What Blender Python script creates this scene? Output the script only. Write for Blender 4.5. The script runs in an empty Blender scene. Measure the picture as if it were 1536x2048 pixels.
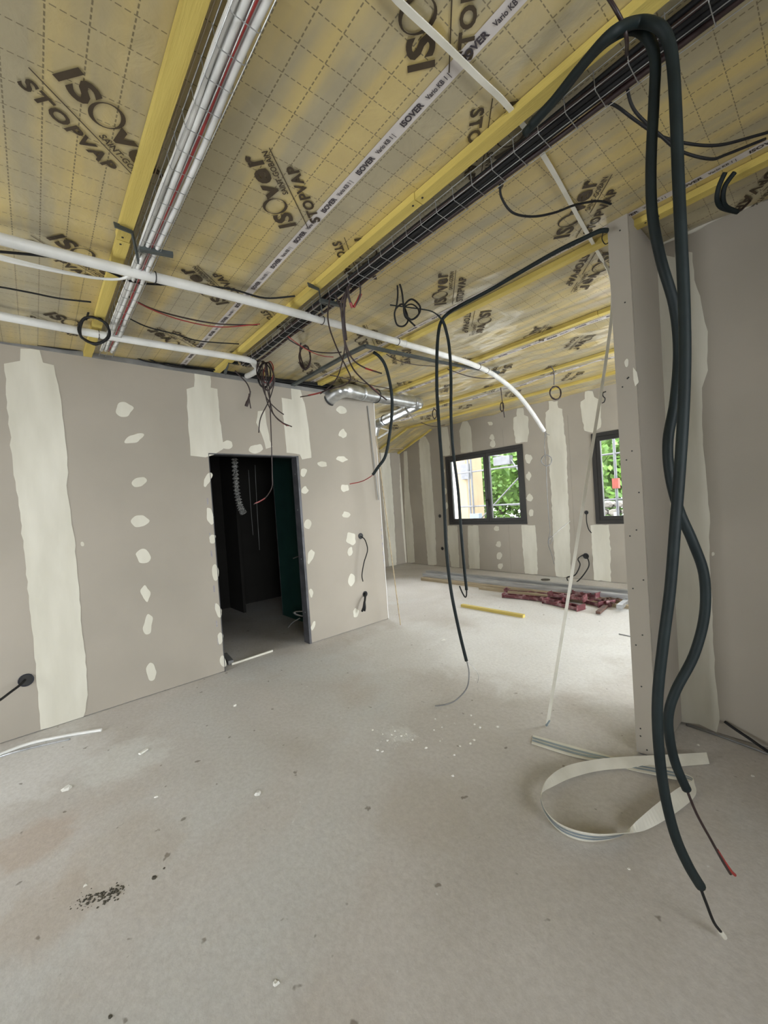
import bpy, math, random
from mathutils import Vector, Matrix, noise
random.seed(7)
sc = bpy.context.scene
COL = sc.collection

# ------------------------------------------------------------------ camera
CAM = Vector((0, 0, 1.5)); F = 799.53
RX = Vector((0.65832066, 0.74968498, -0.06772256))
UP = Vector((0.02995316, 0.06380723, 0.99751263))
FW = Vector((-0.75214142, 0.65871167, -0.01955018))
cd = bpy.data.cameras.new('camera'); cam = bpy.data.objects.new('camera', cd); COL.objects.link(cam)
m = Matrix((RX, UP, -FW)).transposed().to_4x4(); m.translation = CAM
cam.matrix_world = m
cd.sensor_fit = 'HORIZONTAL'; cd.sensor_width = 36; cd.lens = F/1536*36
cd.clip_start = .02; cd.clip_end = 300
sc.camera = cam
# ------------------------------------------------------------------ world, light, exposure
w = bpy.data.worlds.new('sky'); sc.world = w; w.use_nodes = True
bg = w.node_tree.nodes['Background']; bg.inputs[0].default_value = (.98, .96, 1, 1); bg.inputs[1].default_value = 1.0
vs = sc.view_settings
vs.view_transform = 'Standard'; vs.look = 'None'; vs.gamma = 1; vs.use_curve_mapping = False; vs.exposure = 4.3
sc.cycles.use_denoising = True
sc.cycles.max_bounces = 10; sc.cycles.diffuse_bounces = 6; sc.cycles.sample_clamp_indirect = 4
def portal(loc, rot, sx, sy):
    l = bpy.data.lights.new('daylight_portal', 'AREA'); l.shape = 'RECTANGLE'; l.size = sx; l.size_y = sy
    l.cycles.is_portal = True
    o = bpy.data.objects.new('daylight_portal', l); o.location = loc; o.rotation_euler = rot; COL.objects.link(o)
H = math.pi/2
# room openings (x0, x1, z0, z1) in the back wall, and unseen ones added elsewhere for daylight
YB = 6.9
WIN1 = (-5.705, -3.853, .948, 2.445); WIN2 = (-2.64, -.79, .942, 2.41); WIN_ADDED = (-.45, 2.4, .02, 2.55)  # the last is an unseen glazed door added to light the far room
ADDED_REAR = (-3.3, -2.1, .02, 2.2)          # unseen glazed opening added for daylight in the wall behind the camera (y = -2.5)
ADDED_SIDE = (3.3, 6.6, .02, 2.6)           # unseen opening added to brighten the far room, in its right end wall (y range, x = 2.5)
for a in (WIN1, WIN2, WIN_ADDED):
    portal(((a[0]+a[1])/2, YB+.33, (a[2]+a[3])/2), (-H, 0, 0), a[1]-a[0], a[3]-a[2])
portal(((ADDED_REAR[0]+ADDED_REAR[1])/2, -2.66, 1.16), (H, 0, 0), ADDED_REAR[1]-ADDED_REAR[0], 2.28)
portal((2.66, 4.95, 1.31), (0, H, 0), 2.58, 3.3)
ADDED_NEAR = (-1.7, 1.2, .9, 2.15)            # unseen window, added to light the near room, in the right end wall beside the camera (y range, x = 2.5)
portal((2.66, -.25, 1.52), (0, H, 0), 1.25, 2.9)

ADDED_FARL = (3.75, 5.45, .85, 2.35)         # window added to the far left wall to brighten the back corner, out of view behind the room block (y range)
portal((-7.32, 4.6, 1.6), (0, -H, 0), 1.5, 1.7)

# ------------------------------------------------------------------ photo point -> place in the room
def ray(u, v): return RX*((u-768)/F) - UP*((v-1024)/F) + FW
def W(u, v, D): return CAM + ray(u, v)*D
def onx(u, v, x): d = ray(u, v); return CAM + d*((x-CAM.x)/d.x)
def ony(u, v, y): d = ray(u, v); return CAM + d*((y-CAM.y)/d.y)
def onz(u, v, z=0): d = ray(u, v); return CAM + d*((z-CAM.z)/d.z)
CA, CB = 2.86, .04
def cz(y): return CA + CB*y
def onc(u, v, off=0):
    d = ray(u, v); t = (CA+off-CAM.z+CB*0)/(d.z-CB*d.y); return CAM + d*t

# ------------------------------------------------------------------ materials
def mat(name, c1, c2=None, scale=6, rough=.8, metal=0, bump=0, bscale=None, detail=4, stretch=None, spec=None, c3=None, s3=1, lo=.35, hi=.65):
    m = bpy.data.materials.new(name); m.use_nodes = True
    nt = m.node_tree; n = nt.nodes; L = nt.links.new; b = n['Principled BSDF']
    b.inputs['Roughness'].default_value = rough; b.inputs['Metallic'].default_value = metal
    if spec is not None: b.inputs['Specular IOR Level'].default_value = spec
    tc = n.new('ShaderNodeNewGeometry'); src = tc.outputs['Position']
    if stretch:
        mp = n.new('ShaderNodeMapping'); mp.inputs['Scale'].default_value = stretch; L(src, mp.inputs[0]); src = mp.outputs[0]
    if c2 is None: c2 = tuple(x*.85 for x in c1)
    tx = n.new('ShaderNodeTexNoise'); tx.inputs['Scale'].default_value = scale; tx.inputs['Detail'].default_value = detail; L(src, tx.inputs['Vector'])
    r = n.new('ShaderNodeValToRGB'); r.color_ramp.elements[0].position = lo; r.color_ramp.elements[1].position = hi
    r.color_ramp.elements[0].color = (*c2, 1); r.color_ramp.elements[1].color = (*c1, 1); L(tx.outputs[0], r.inputs[0])
    out = r.outputs[0]
    if c3:
        t3 = n.new('ShaderNodeTexNoise'); t3.inputs['Scale'].default_value = s3; t3.inputs['Detail'].default_value = 3; L(src, t3.inputs['Vector'])
        r3 = n.new('ShaderNodeValToRGB'); r3.color_ramp.elements[0].position = .5; r3.color_ramp.elements[1].position = .7
        r3.color_ramp.elements[0].color = (0, 0, 0, 1); L(t3.outputs[0], r3.inputs[0])
        mx = n.new('ShaderNodeMixRGB'); L(r3.outputs[0], mx.inputs[0]); L(out, mx.inputs[1]); mx.inputs[2].default_value = (*c3, 1); out = mx.outputs[0]
    L(out, b.inputs['Base Color'])
    if bump:
        tb = n.new('ShaderNodeTexNoise'); tb.inputs['Scale'].default_value = bscale or scale*4; tb.inputs['Detail'].default_value = 4; L(src, tb.inputs['Vector'])
        bp = n.new('ShaderNodeBump'); bp.inputs['Strength'].default_value = bump; bp.inputs['Distance'].default_value = .01
        L(tb.outputs[0], bp.inputs['Height']); L(bp.outputs[0], b.inputs['Normal'])
    return m

M = {}
M['board'] = mat('plasterboard_grey', (.37, .335, .285), (.33, .30, .255), 1.3, .9, bump=.04, bscale=120)
M['compound'] = mat('joint_compound_cream', (.66, .64, .56), (.56, .54, .46), 5, .85, bump=.15, bscale=18, stretch=(1, 1, .25))
M['core'] = mat('galvanised_stud', (.30, .31, .32), (.2, .21, .22), 9, .45, .7)
M['track'] = mat('grey_metal_track', (.24, .24, .24), (.17, .17, .17), 8, .5, .3)
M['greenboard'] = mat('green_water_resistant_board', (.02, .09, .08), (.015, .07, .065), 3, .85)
M['darkroom'] = mat('baked_shade_room_lining', (.025, .023, .02), (.018, .016, .014), 2, .9)  # near-black: the deep shade of this room is put into the colour
M['batten'] = mat('yellow_treated_timber', (.62, .49, .13), (.52, .40, .10), 7, .7, bump=.2, bscale=60, stretch=(.25, 3, 3))
M['black'] = mat('black_cable_sheath', (.008, .008, .009), (.012, .012, .012), 12, .6, spec=.3)
M['teal'] = mat('dark_green_conduit', (.010, .017, .018), (.006, .011, .012), 12, .6, spec=.3)
M['brown'] = mat('dark_brown_wire', (.03, .015, .014), (.02, .01, .01), 12, .45)
M['redwire'] = mat('red_wire', (.35, .03, .025), (.2, .02, .02), 12, .4)
M['whitepvc'] = mat('white_conduit_plastic', (.74, .74, .72), (.60, .60, .58), 6, .45)
M['whitecord'] = mat('cream_plastic_profile', (.72, .70, .62), (.62, .60, .52), 8, .5)
M['stripgrey'] = mat('grey_metal_inlay', (.30, .36, .40), (.25, .3, .34), 9, .35, .3)
M['wire'] = mat('galvanised_wire', (.45, .45, .44), (.3, .3, .3), 20, .4, .7)
M['bracket'] = mat('dull_grey_bracket', (.10, .115, .115), (.07, .08, .08), 9, .5, .5)
M['duct'] = mat('galvanised_duct', (.66, .68, .70), (.48, .50, .52), 14, .28, .95)
M['ring'] = mat('black_rubber_ring', (.02, .02, .02), None, 8, .6)
M['alu'] = mat('aluminium_profile', (.55, .56, .57), (.35, .36, .37), 14, .4, .75, stretch=(.2, 2, 2))
M['redsteel'] = mat('red_painted_steel', (.17, .03, .04), (.09, .025, .03), 14, .5, c3=(.30, .20, .20), s3=14)
M['timber'] = mat('raw_timber', (.40, .33, .22), (.28, .22, .14), 9, .8, stretch=(.3, 3, 3))
M['brownrust'] = mat('rusty_steel', (.14, .07, .05), (.08, .045, .035), 16, .7)
M['frame'] = mat('dark_bronze_window_frame', (.022, .020, .018), (.016, .015, .014), 6, .5)
M['reveal'] = mat('white_reveal', (.78, .78, .78), (.7, .7, .7), 4, .7)
M['tape'] = mat('pale_seam_tape', (.66, .62, .60), (.56, .52, .50), 4, .5)
M['ink'] = mat('brown_print_ink', (.045, .03, .015), (.06, .04, .02), 9, .6)
M['inkblue'] = mat('dark_print_ink', (.05, .04, .05), None, 9, .6)
M['screw'] = mat('black_phosphate_screw', (.015, .015, .015), None, 9, .5)
M['blue'] = mat('blue_electric_box', (.012, .016, .03), (.02, .02, .03), 9, .6)
M['debris'] = mat('white_plaster_crumb', (.78, .77, .72), (.65, .64, .6), 14, .9)
M['dirt'] = mat('dark_dirt', (.05, .045, .035), (.09, .08, .06), 25, .95)
M['leaf'] = mat('green_leaves', (.10, .19, .03), (.045, .10, .015), 2.5, .6)
M['bark'] = mat('grey_bark', (.12, .10, .08), None, 9, .9)
M['render'] = mat('beige_render_wall', (.17, .13, .08), (.15, .115, .07), 2, .9)
M['steel'] = mat('scaffold_steel', (.06, .062, .065), (.04, .04, .045), 7, .5, .3)
M['orange'] = mat('orange_red_barrier', (.14, .02, .01), (.12, .018, .01), 7, .6)
M['stone'] = mat('grey_stone', (.13, .12, .10), (.05, .045, .04), 5, .9)
M['outground'] = mat('pale_gravel', (.22, .215, .20), (.17, .165, .155), 3, .95)
M['roof'] = mat('roof_deck', (.25, .2, .15), None, 4, .9)
M['paleblue'] = mat('pale_blue_box', (.09, .11, .13), None, 4, .7)

def floor_material():
    m = bpy.data.materials.new('dusty_concrete_baked_light'); m.use_nodes = True
    nt = m.node_tree; n = nt.nodes; L = nt.links.new; b = n['Principled BSDF']
    g = n.new('ShaderNodeNewGeometry')
    def noi(scale, det, rough=.55, dist=0):
        t = n.new('ShaderNodeTexNoise'); t.inputs['Scale'].default_value = scale; t.inputs['Detail'].default_value = det
        t.inputs['Roughness'].default_value = rough; t.inputs['Distortion'].default_value = dist
        L(g.outputs['Position'], t.inputs['Vector']); return t
    def ramp(src, p0, p1, a, c):
        r = n.new('ShaderNodeValToRGB'); e = r.color_ramp.elements
        e[0].position, e[1].position = p0, p1; e[0].color = (*a, 1); e[1].color = (*c, 1); L(src, r.inputs[0]); return r.outputs[0]
    def mix(f, a, c, mode='MIX'):
        x = n.new('ShaderNodeMixRGB'); x.blend_type = mode
        L(f, x.inputs[0]) if not isinstance(f, float) else setattr(x.inputs[0], 'default_value', f)
        L(a, x.inputs[1])
        if isinstance(c, tuple): x.inputs[2].default_value = (*c, 1)
        else: L(c, x.inputs[2])
        return x.outputs[0]
    base = ramp(noi(1.1, 6, .6, .6).outputs[0], .3, .7, (.47, .44, .40), (.59, .565, .54))
    pale = ramp(noi(.55, 5, .55, .8).outputs[0], .53, .66, (0, 0, 0), (1, 1, 1))
    c = mix(pale, base, (.56, .56, .545))
    rust = ramp(noi(.9, 4, .5, .3).outputs[0], .60, .74, (0, 0, 0), (.35, .35, .35))
    c = mix(rust, c, (.40, .30, .21))
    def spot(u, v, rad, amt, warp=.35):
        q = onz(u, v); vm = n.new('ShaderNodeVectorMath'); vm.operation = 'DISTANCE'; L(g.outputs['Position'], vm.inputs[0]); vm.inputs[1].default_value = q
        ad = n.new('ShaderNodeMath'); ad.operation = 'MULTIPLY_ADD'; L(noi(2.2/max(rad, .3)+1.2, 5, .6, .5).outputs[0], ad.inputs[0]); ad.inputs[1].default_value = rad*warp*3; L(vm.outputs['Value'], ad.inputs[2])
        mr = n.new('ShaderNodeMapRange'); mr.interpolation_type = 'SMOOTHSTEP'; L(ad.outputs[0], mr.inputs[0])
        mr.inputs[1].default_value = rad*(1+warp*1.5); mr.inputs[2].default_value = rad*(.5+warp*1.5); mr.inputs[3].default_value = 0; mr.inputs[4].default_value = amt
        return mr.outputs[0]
    for u, v, rad, amt, cc in ((40, 1540, .55, .55, (.70, .70, .69)), (250, 1520, .3, .5, (.70, .71, .69)), (760, 1400, .6, .25, (.64, .63, .61)), (1050, 1300, 1.1, .6, (.74, .74, .73)), (830, 1290, .9, .5, (.70, .70, .69)),  # far-room spots: pale dust, made paler to carry the light on that floor
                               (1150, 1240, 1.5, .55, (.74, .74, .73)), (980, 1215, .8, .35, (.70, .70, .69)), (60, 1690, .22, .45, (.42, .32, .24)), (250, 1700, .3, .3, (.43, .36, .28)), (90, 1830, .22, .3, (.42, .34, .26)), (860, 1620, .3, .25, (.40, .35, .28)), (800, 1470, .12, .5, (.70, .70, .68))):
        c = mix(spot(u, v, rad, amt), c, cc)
    fine = ramp(noi(38, 5, .7).outputs[0], .34, .62, (.86, .85, .84), (1.05, 1.05, 1.05))
    c = mix(.75, c, fine, 'MULTIPLY')
    sp = ramp(noi(16, 2, .5).outputs[0], .245, .29, (.35, .32, .28), (1, 1, 1))
    c = mix(.8, c, sp, 'MULTIPLY')
    sw = ramp(noi(22, 2, .5).outputs[0], .745, .79, (0, 0, 0), (1, 1, 1))
    c = mix(sw, c, (.70, .70, .68))
    L(c, b.inputs['Base Color']); b.inputs['Roughness'].default_value = .72
    bp = n.new('ShaderNodeBump'); bp.inputs['Strength'].default_value = .25; bp.inputs['Distance'].default_value = .008
    L(noi(55, 7, .7).outputs[0], bp.inputs['Height']); L(bp.outputs[0], b.inputs['Normal'])
    return m
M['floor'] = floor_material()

def membrane_material():
    m = bpy.data.materials.new('vapour_barrier_film'); m.use_nodes = True
    nt = m.node_tree; n = nt.nodes; L = nt.links.new; b = n['Principled BSDF']
    g = n.new('ShaderNodeNewGeometry'); s = n.new('ShaderNodeSeparateXYZ'); L(g.outputs['Position'], s.inputs[0])
    def mt(op, a, c=0., d=None):
        x = n.new('ShaderNodeMath'); x.operation = op
        for i, v in enumerate((a, c, d)):
            if v is None: continue
            if isinstance(v, (int, float)): x.inputs[i].default_value = v
            else: L(v, x.inputs[i])
        return x.outputs[0]
    X, Y = s.outputs[0], s.outputs[1]
    def lines(A, B, off, pitch, wid, dash, duty):
        fa = mt('FRACT', mt('DIVIDE', mt('ADD', A, 50+off), pitch))
        ln = mt('LESS_THAN', mt('ABSOLUTE', mt('SUBTRACT', fa, .5)), wid/pitch/2)
        ds = mt('LESS_THAN', mt('FRACT', mt('DIVIDE', mt('ADD', B, 50), dash)), duty)
        return mt('MULTIPLY', ln, ds)
    grid = mt('MAXIMUM', lines(X, Y, 1.42+.05-.1*15, .1, .0032, .022, .68), lines(Y, X, -.06+.0475-.005, .0955, .0045, .02, .66))
    nz = n.new('ShaderNodeTexNoise'); nz.inputs['Scale'].default_value = 1; nz.inputs['Detail'].default_value = 3
    mp = n.new('ShaderNodeMapping'); mp.inputs['Scale'].default_value = (.8, 5.5, 1); L(g.outputs['Position'], mp.inputs[0]); L(mp.outputs[0], nz.inputs['Vector'])
    r = n.new('ShaderNodeValToRGB'); e = r.color_ramp.elements; e[0].position = .42; e[1].position = .60
    e[0].color = (.37, .32, .20, 1); e[1].color = (.54, .42, .165, 1); L(nz.outputs[0], r.inputs[0])
    n2 = n.new('ShaderNodeTexNoise'); n2.inputs['Scale'].default_value = 7; n2.inputs['Detail'].default_value = 5; L(g.outputs['Position'], n2.inputs['Vector'])
    mx = n.new('ShaderNodeMixRGB'); mx.blend_type = 'OVERLAY'; mx.inputs[0].default_value = .18; L(r.outputs[0], mx.inputs[1]); L(n2.outputs[0], mx.inputs[2])
    m2 = n.new('ShaderNodeMixRGB'); L(mt('MULTIPLY', grid, .8), m2.inputs[0]); L(mx.outputs[0], m2.inputs[1]); m2.inputs[2].default_value = (.10, .075, .03, 1)
    L(m2.outputs[0], b.inputs['Base Color']); b.inputs['Roughness'].default_value = .33; b.inputs['Specular IOR Level'].default_value = .75; b.inputs['Coat Weight'].default_value = .6; b.inputs['Coat Roughness'].default_value = .22
    n3 = n.new('ShaderNodeTexNoise'); n3.inputs['Scale'].default_value = 9; n3.inputs['Detail'].default_value = 5; n3.inputs['Distortion'].default_value = .6; L(g.outputs['Position'], n3.inputs['Vector'])
    bp = n.new('ShaderNodeBump'); bp.inputs['Strength'].default_value = .3; bp.inputs['Distance'].default_value = .02
    L(n3.outputs[0], bp.inputs['Height']); L(bp.outputs[0], b.inputs['Normal'])
    return m
M['membrane'] = membrane_material()

def glass_material():
    m = bpy.data.materials.new('window_glass'); m.use_nodes = True
    nt = m.node_tree; n = nt.nodes; L = nt.links.new; n.remove(n['Principled BSDF'])
    t = n.new('ShaderNodeBsdfTransparent'); t.inputs[0].default_value = (.94, .97, .96, 1)
    gl = n.new('ShaderNodeBsdfGlossy'); gl.inputs['Roughness'].default_value = .02
    fr = n.new('ShaderNodeFresnel'); fr.inputs[0].default_value = 1.45
    x = n.new('ShaderNodeMixShader'); L(fr.outputs[0], x.inputs[0]); L(t.outputs[0], x.inputs[1]); L(gl.outputs[0], x.inputs[2])
    L(x.outputs[0], n['Material Output'].inputs[0])
    return m
M['glass'] = glass_material()

# ------------------------------------------------------------------ mesh helpers
class G:
    def __init__(s): s.v = []; s.f = []
    def add(s, v, f):
        k = len(s.v); s.v += [Vector(p) for p in v]; s.f += [tuple(i+k for i in q) for q in f]; return s
    def box(s, a, b):
        (x0, y0, z0), (x1, y1, z1) = a, b
        return s.add([(x0,y0,z0),(x1,y0,z0),(x1,y1,z0),(x0,y1,z0),(x0,y0,z1),(x1,y0,z1),(x1,y1,z1),(x0,y1,z1)],
                     [(0,3,2,1),(4,5,6,7),(0,1,5,4),(1,2,6,5),(2,3,7,6),(3,0,4,7)])
    def bar(s, p, q, w, h, up=Vector((0, 0, 1))):
        p, q = Vector(p), Vector(q); d = (q-p).normalized(); a = d.cross(up).normalized()*(w/2); c = a.cross(d).normalized()*(h/2)
        V = [o+i*a+j*c for o in (p, q) for i, j in ((-1,-1),(1,-1),(1,1),(-1,1))]
        return s.add(V, [(0,1,2,3),(7,6,5,4),(0,4,5,1),(1,5,6,2),(2,6,7,3),(3,7,4,0)])
    def tube(s, pts, r, n=7, closed=False):
        pts = [Vector(p) for p in pts]; N = len(pts); V = []; Fc = []
        t0 = (pts[1]-pts[0]).normalized(); a = t0.orthogonal().normalized()
        for i, p in enumerate(pts):
            if closed: t = pts[(i+1) % N]-pts[i-1]
            else: t = pts[min(i+1, N-1)]-pts[max(i-1, 0)]
            t = t.normalized() if t.length > 1e-9 else t0
            a = (a - t*a.dot(t)); a = a.normalized() if a.length > 1e-6 else t.orthogonal().normalized(); b = t.cross(a)
            rr = r[i] if isinstance(r, list) else r
            V += [p + (a*math.cos(6.28318*k/n)+b*math.sin(6.28318*k/n))*rr for k in range(n)]
        for i in range(N if closed else N-1):
            j = (i+1) % N
            Fc += [(i*n+k, i*n+(k+1) % n, j*n+(k+1) % n, j*n+k) for k in range(n)]
        if not closed: Fc += [tuple(range(n))[::-1], tuple((N-1)*n+k for k in range(n))]
        return s.add(V, Fc)
    def prism(s, poly, nrm, h):          # polygon (3-D points) pushed out along nrm by h
        nrm = Vector(nrm); k = len(poly); V = [Vector(p) for p in poly] + [Vector(p)+nrm*h for p in poly]
        return s.add(V, [tuple(range(k, 2*k)), tuple(range(k))[::-1]] + [(i, (i+1) % k, (i+1) % k+k, i+k) for i in range(k)])
    def disc(s, c, nrm, r, h, n=14):
        nrm = Vector(nrm).normalized(); a = nrm.orthogonal().normalized(); b = nrm.cross(a); c = Vector(c)
        return s.prism([c+(a*math.cos(6.28318*i/n)+b*math.sin(6.28318*i/n))*r for i in range(n)], nrm, h)
def smooth(pts, k=6, closed=False):
    pts = [Vector(p) for p in pts]; N = len(pts); out = []
    for i in range(N if closed else N-1):
        g = (lambda j: pts[j % N]) if closed else (lambda j: pts[max(0, min(N-1, j))])
        a, b, c, d = g(i-1), g(i), g(i+1), g(i+2)
        for q in range(k):
            t = q/k; out.append(.5*((2*b)+(c-a)*t+(2*a-5*b+4*c-d)*t*t+(3*b-a-3*c+d)*t*t*t))
    if not closed: out.append(pts[-1])
    return out
def obj(name, g, material, parent=None, label=None, cat=None, group=None, kind=None, sm=False):
    me = bpy.data.meshes.new(name)
    xs = [p.x for p in g.v]; ys = [p.y for p in g.v]; zs = [p.z for p in g.v]
    c = Vector(((min(xs)+max(xs))/2, (min(ys)+max(ys))/2, min(zs)))
    me.from_pydata([p-c for p in g.v], [], g.f); me.update()
    if sm: me.shade_smooth()
    me.materials.append(M[material] if isinstance(material, str) else material)
    o = bpy.data.objects.new(name, me); COL.objects.link(o)
    o['world'] = list(c)
    if parent is not None:
        o.parent = parent; o.location = c - Vector(parent['world'])
    else: o.location = c
    tag(o, label, cat, group, kind); return o
def tag(o, label=None, cat=None, group=None, kind=None):
    for k, v in (('label', label), ('category', cat), ('group', group), ('kind', kind)):
        if v: o[k] = v
def empty(name, loc, label=None, cat=None, group=None, kind=None):
    o = bpy.data.objects.new(name, None); COL.objects.link(o); o.location = loc; o['world'] = list(loc); o.empty_display_size = .1
    tag(o, label, cat, group, kind); return o

# ================================================================== SETTING
XL, XF, YN, XR = -3.94, -7.15, -2.5, 2.5        # left wall, far left wall, wall behind the camera, right end
YE = 3.39                                       # where the left wall ends
HW = 2.88
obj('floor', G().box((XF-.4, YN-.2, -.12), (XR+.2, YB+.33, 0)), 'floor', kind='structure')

def rects_minus(a0, a1, z0, z1, holes):         # rectangle minus holes -> rectangles
    As = sorted({a0, a1, *[min(max(h[i], a0), a1) for h in holes for i in (0, 1)]})
    out = []
    for p, q in zip(As, As[1:]):
        if q-p < 1e-4: continue
        hs = sorted((h[2], h[3]) for h in holes if h[0] < q-1e-4 and h[1] > p+1e-4); z = z0
        for b, t in hs:
            if b > z+1e-4: out.append((p, q, z, min(b, z1)))
            z = max(z, t)
        if z < z1-1e-4: out.append((p, q, z, z1))
    return out
def wall(name, axis, pos, thick, a0, a1, z0, z1, holes, joints, sign, board='board', core='core', ztop=None):
    """axis 'x': wall in plane x=pos, spanning y; face looks along +sign"""
    def bx(g, p, q, b, t, d0, d1):
        lo, hi = sorted((d0, d1))
        if axis == 'x': g.box((lo, p, b), (hi, q, t))
        else: g.box((p, lo, b), (q, hi, t))
    g = G()
    for p, q, b, t in rects_minus(a0, a1, z0, z1, holes): bx(g, p, q, b, t, pos-sign*.0131, pos-sign*thick)
    o = obj(name, g, core, kind='structure')
    js = [a0] + [j for j in joints if a0 < j < a1] + [a1]
    for p, q in zip(js, js[1:]):
        g = G()
        for a, c, b, t in rects_minus(p+.001, q-.001, z0+.006, z1, holes): bx(g, a, c, b, t, pos, pos-sign*.013)
        if g.v: obj('plasterboard', g, board, o)
    return o
DOOR = (1.285, 2.248, 0, 2.098)
wl = wall('wall_left', 'x', XL, .10, YN, YE, 0, HW-.042, [DOOR], [-1.1, .07, 1.29, 2.23], 1)
obj('metal_track', G().box((XL-.10, YN, HW-.042), (XL+.004, YE+.01, HW)), 'track', wl, label='dull grey metal track capping the left wall')
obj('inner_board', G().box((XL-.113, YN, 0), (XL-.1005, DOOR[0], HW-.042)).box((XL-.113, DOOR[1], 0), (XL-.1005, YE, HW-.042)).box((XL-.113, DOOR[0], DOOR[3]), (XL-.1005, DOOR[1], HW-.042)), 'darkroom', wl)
obj('end_board', G().box((XL-.113, YE+.0005, 0), (XL+.0, YE+.013, HW-.042)), 'board', wl)
# metal door opening lining
M['jamb'] = mat('dark_steel_jamb', (.10, .10, .11), (.06, .06, .065), 9, .5, .5)
dl = obj('door_1', G().box((XL-.112, DOOR[1]-.028, 0), (XL+.003, DOOR[1]-.001, DOOR[3]-.012)).box((XL-.112, DOOR[0]+.001, 0), (XL+.003, DOOR[0]+.006, DOOR[3]-.012)).box((XL-.112, DOOR[0]+.001, DOOR[3]-.012), (XL+.003, DOOR[1]-.001, DOOR[3]-.001)), 'jamb', kind='structure')
for z in (.35, .95, 1.5, 1.9):
    obj('screw', G().disc((XL-.05, DOOR[1]-.028, z), (0, -1, 0), .006, .002), 'wire', dl)
# dark room behind the doorway
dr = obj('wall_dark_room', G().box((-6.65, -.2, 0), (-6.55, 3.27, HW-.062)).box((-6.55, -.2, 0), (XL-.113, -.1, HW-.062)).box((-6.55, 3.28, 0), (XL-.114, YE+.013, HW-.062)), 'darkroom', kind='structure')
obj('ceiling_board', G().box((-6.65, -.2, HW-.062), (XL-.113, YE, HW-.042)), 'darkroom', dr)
obj('wall_green', G().box((-5.36, 2.62, 0), (XL-.114, 2.69, HW-.055)), 'greenboard', kind='structure')
obj('metal_corner', G().box((-5.365, 2.616, 0), (-5.352, 2.69, HW-.055)), 'core', bpy.data.objects['wall_green'])
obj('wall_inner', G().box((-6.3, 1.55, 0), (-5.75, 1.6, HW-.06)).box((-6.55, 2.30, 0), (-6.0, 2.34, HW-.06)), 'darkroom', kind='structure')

# far left wall and back wall
wfl = wall('wall_far_left', 'x', XF, .1, YE-.2, YB+.1, 0, 2.80, [ADDED_FARL], [4.2, 5.4, 6.6], 1)
BJ = [-7.0, -6.35, -5.45, -4.25, -3.0, -1.75, -.6]
wb = wall('wall_back', 'y', YB, .10, XF, XR+.2, 0, 2.80, [WIN1, WIN2, WIN_ADDED], BJ, -1)
# upper part of the back wall follows the hip and the nearly level ceiling
zb = cz(YB)
XH = -6.02
g = G().prism([(XF, YB, 2.80), (XR+.2, YB, 2.80), (XR+.2, YB, zb+.02), (XH, YB, zb+.02)], (0, 1, 0), .1)
obj('plasterboard', g, 'board', wb)
# outside shell of the wall with the window reveals
g = G()
for p, q, b, t in rects_minus(XF-.4, XR+.2, -.1, 3.5, [WIN1, WIN2, WIN_ADDED]): g.box((p, YB+.102, b), (q, YB+.32, t))
obj('masonry', g, 'reveal', wb)
# right wall near the camera, stub wall end, rear wall, right end wall
wr = wall('wall_right', 'y', 2.98, .10, -.80, XR, 0, cz(2.98)+.0, [], [-.15, 1.05, 2.2], -1)
cb = G().box((-.786, 2.483, 0), (-.711, 2.98, cz(2.47)-.002))
wc = obj('wall_middle', cb, 'core', kind='structure')
obj('plasterboard', G().box((-.799, 2.47, .012), (-.700, 2.4825, cz(2.47))), 'board', wc, label='narrow end board of the stub wall with screw heads')
obj('plasterboard', G().box((-.7105, 2.483, .012), (-.698, 2.98, cz(2.47))), 'board', wc)
obj('plasterboard', G().box((-.799, 2.483, .012), (-.7865, 3.08, cz(2.47))), 'board', wc)
for u, v in ((1235,430),(1240,461),(1250,605),(1255,757),(1257,755),(1245,774),(1264,902),(1253,920),(1278,985),(1273,1060),(1260,1072),(1287,1160),(1266,1177),(1285,1270),(1272,1290),(1283,1373),(1281,1457),(1281,1472),(1294,1500)):
    p = ony(u, v, 2.47); p.x = min(max(p.x, -.79), -.71); p.z = max(p.z, .04)
    obj('screw', G().disc(p, (0, -1, 0), .0042, .0015, 8), 'screw', wc)
wre = wall('wall_rear', 'y', YN, .12, XL-.1, XR, 0, cz(YN)+.05, [ADDED_REAR], [-1.2, 0, 1.2], 1)
wri = wall('wall_right_end', 'x', XR, .12, YN, YB, 0, cz(YB)+.05, [ADDED_NEAR, ADDED_SIDE], [0, 1.2, 2.4, 3.6, 4.8, 6.0], -1)
obj('wall_block_back', G().box((XF-.1, YE+.0135, 0), (XL-.113, YE+.03, HW-.042)), 'board', kind='structure')
obj('wall_attic', G().box((-6.75, YN-.1, HW-.04), (-6.65, YE, 3.4)).box((XF-.1, YE-.05, HW-.04), (-6.65, YE+.0, 3.4)), 'darkroom', kind='structure')

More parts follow.
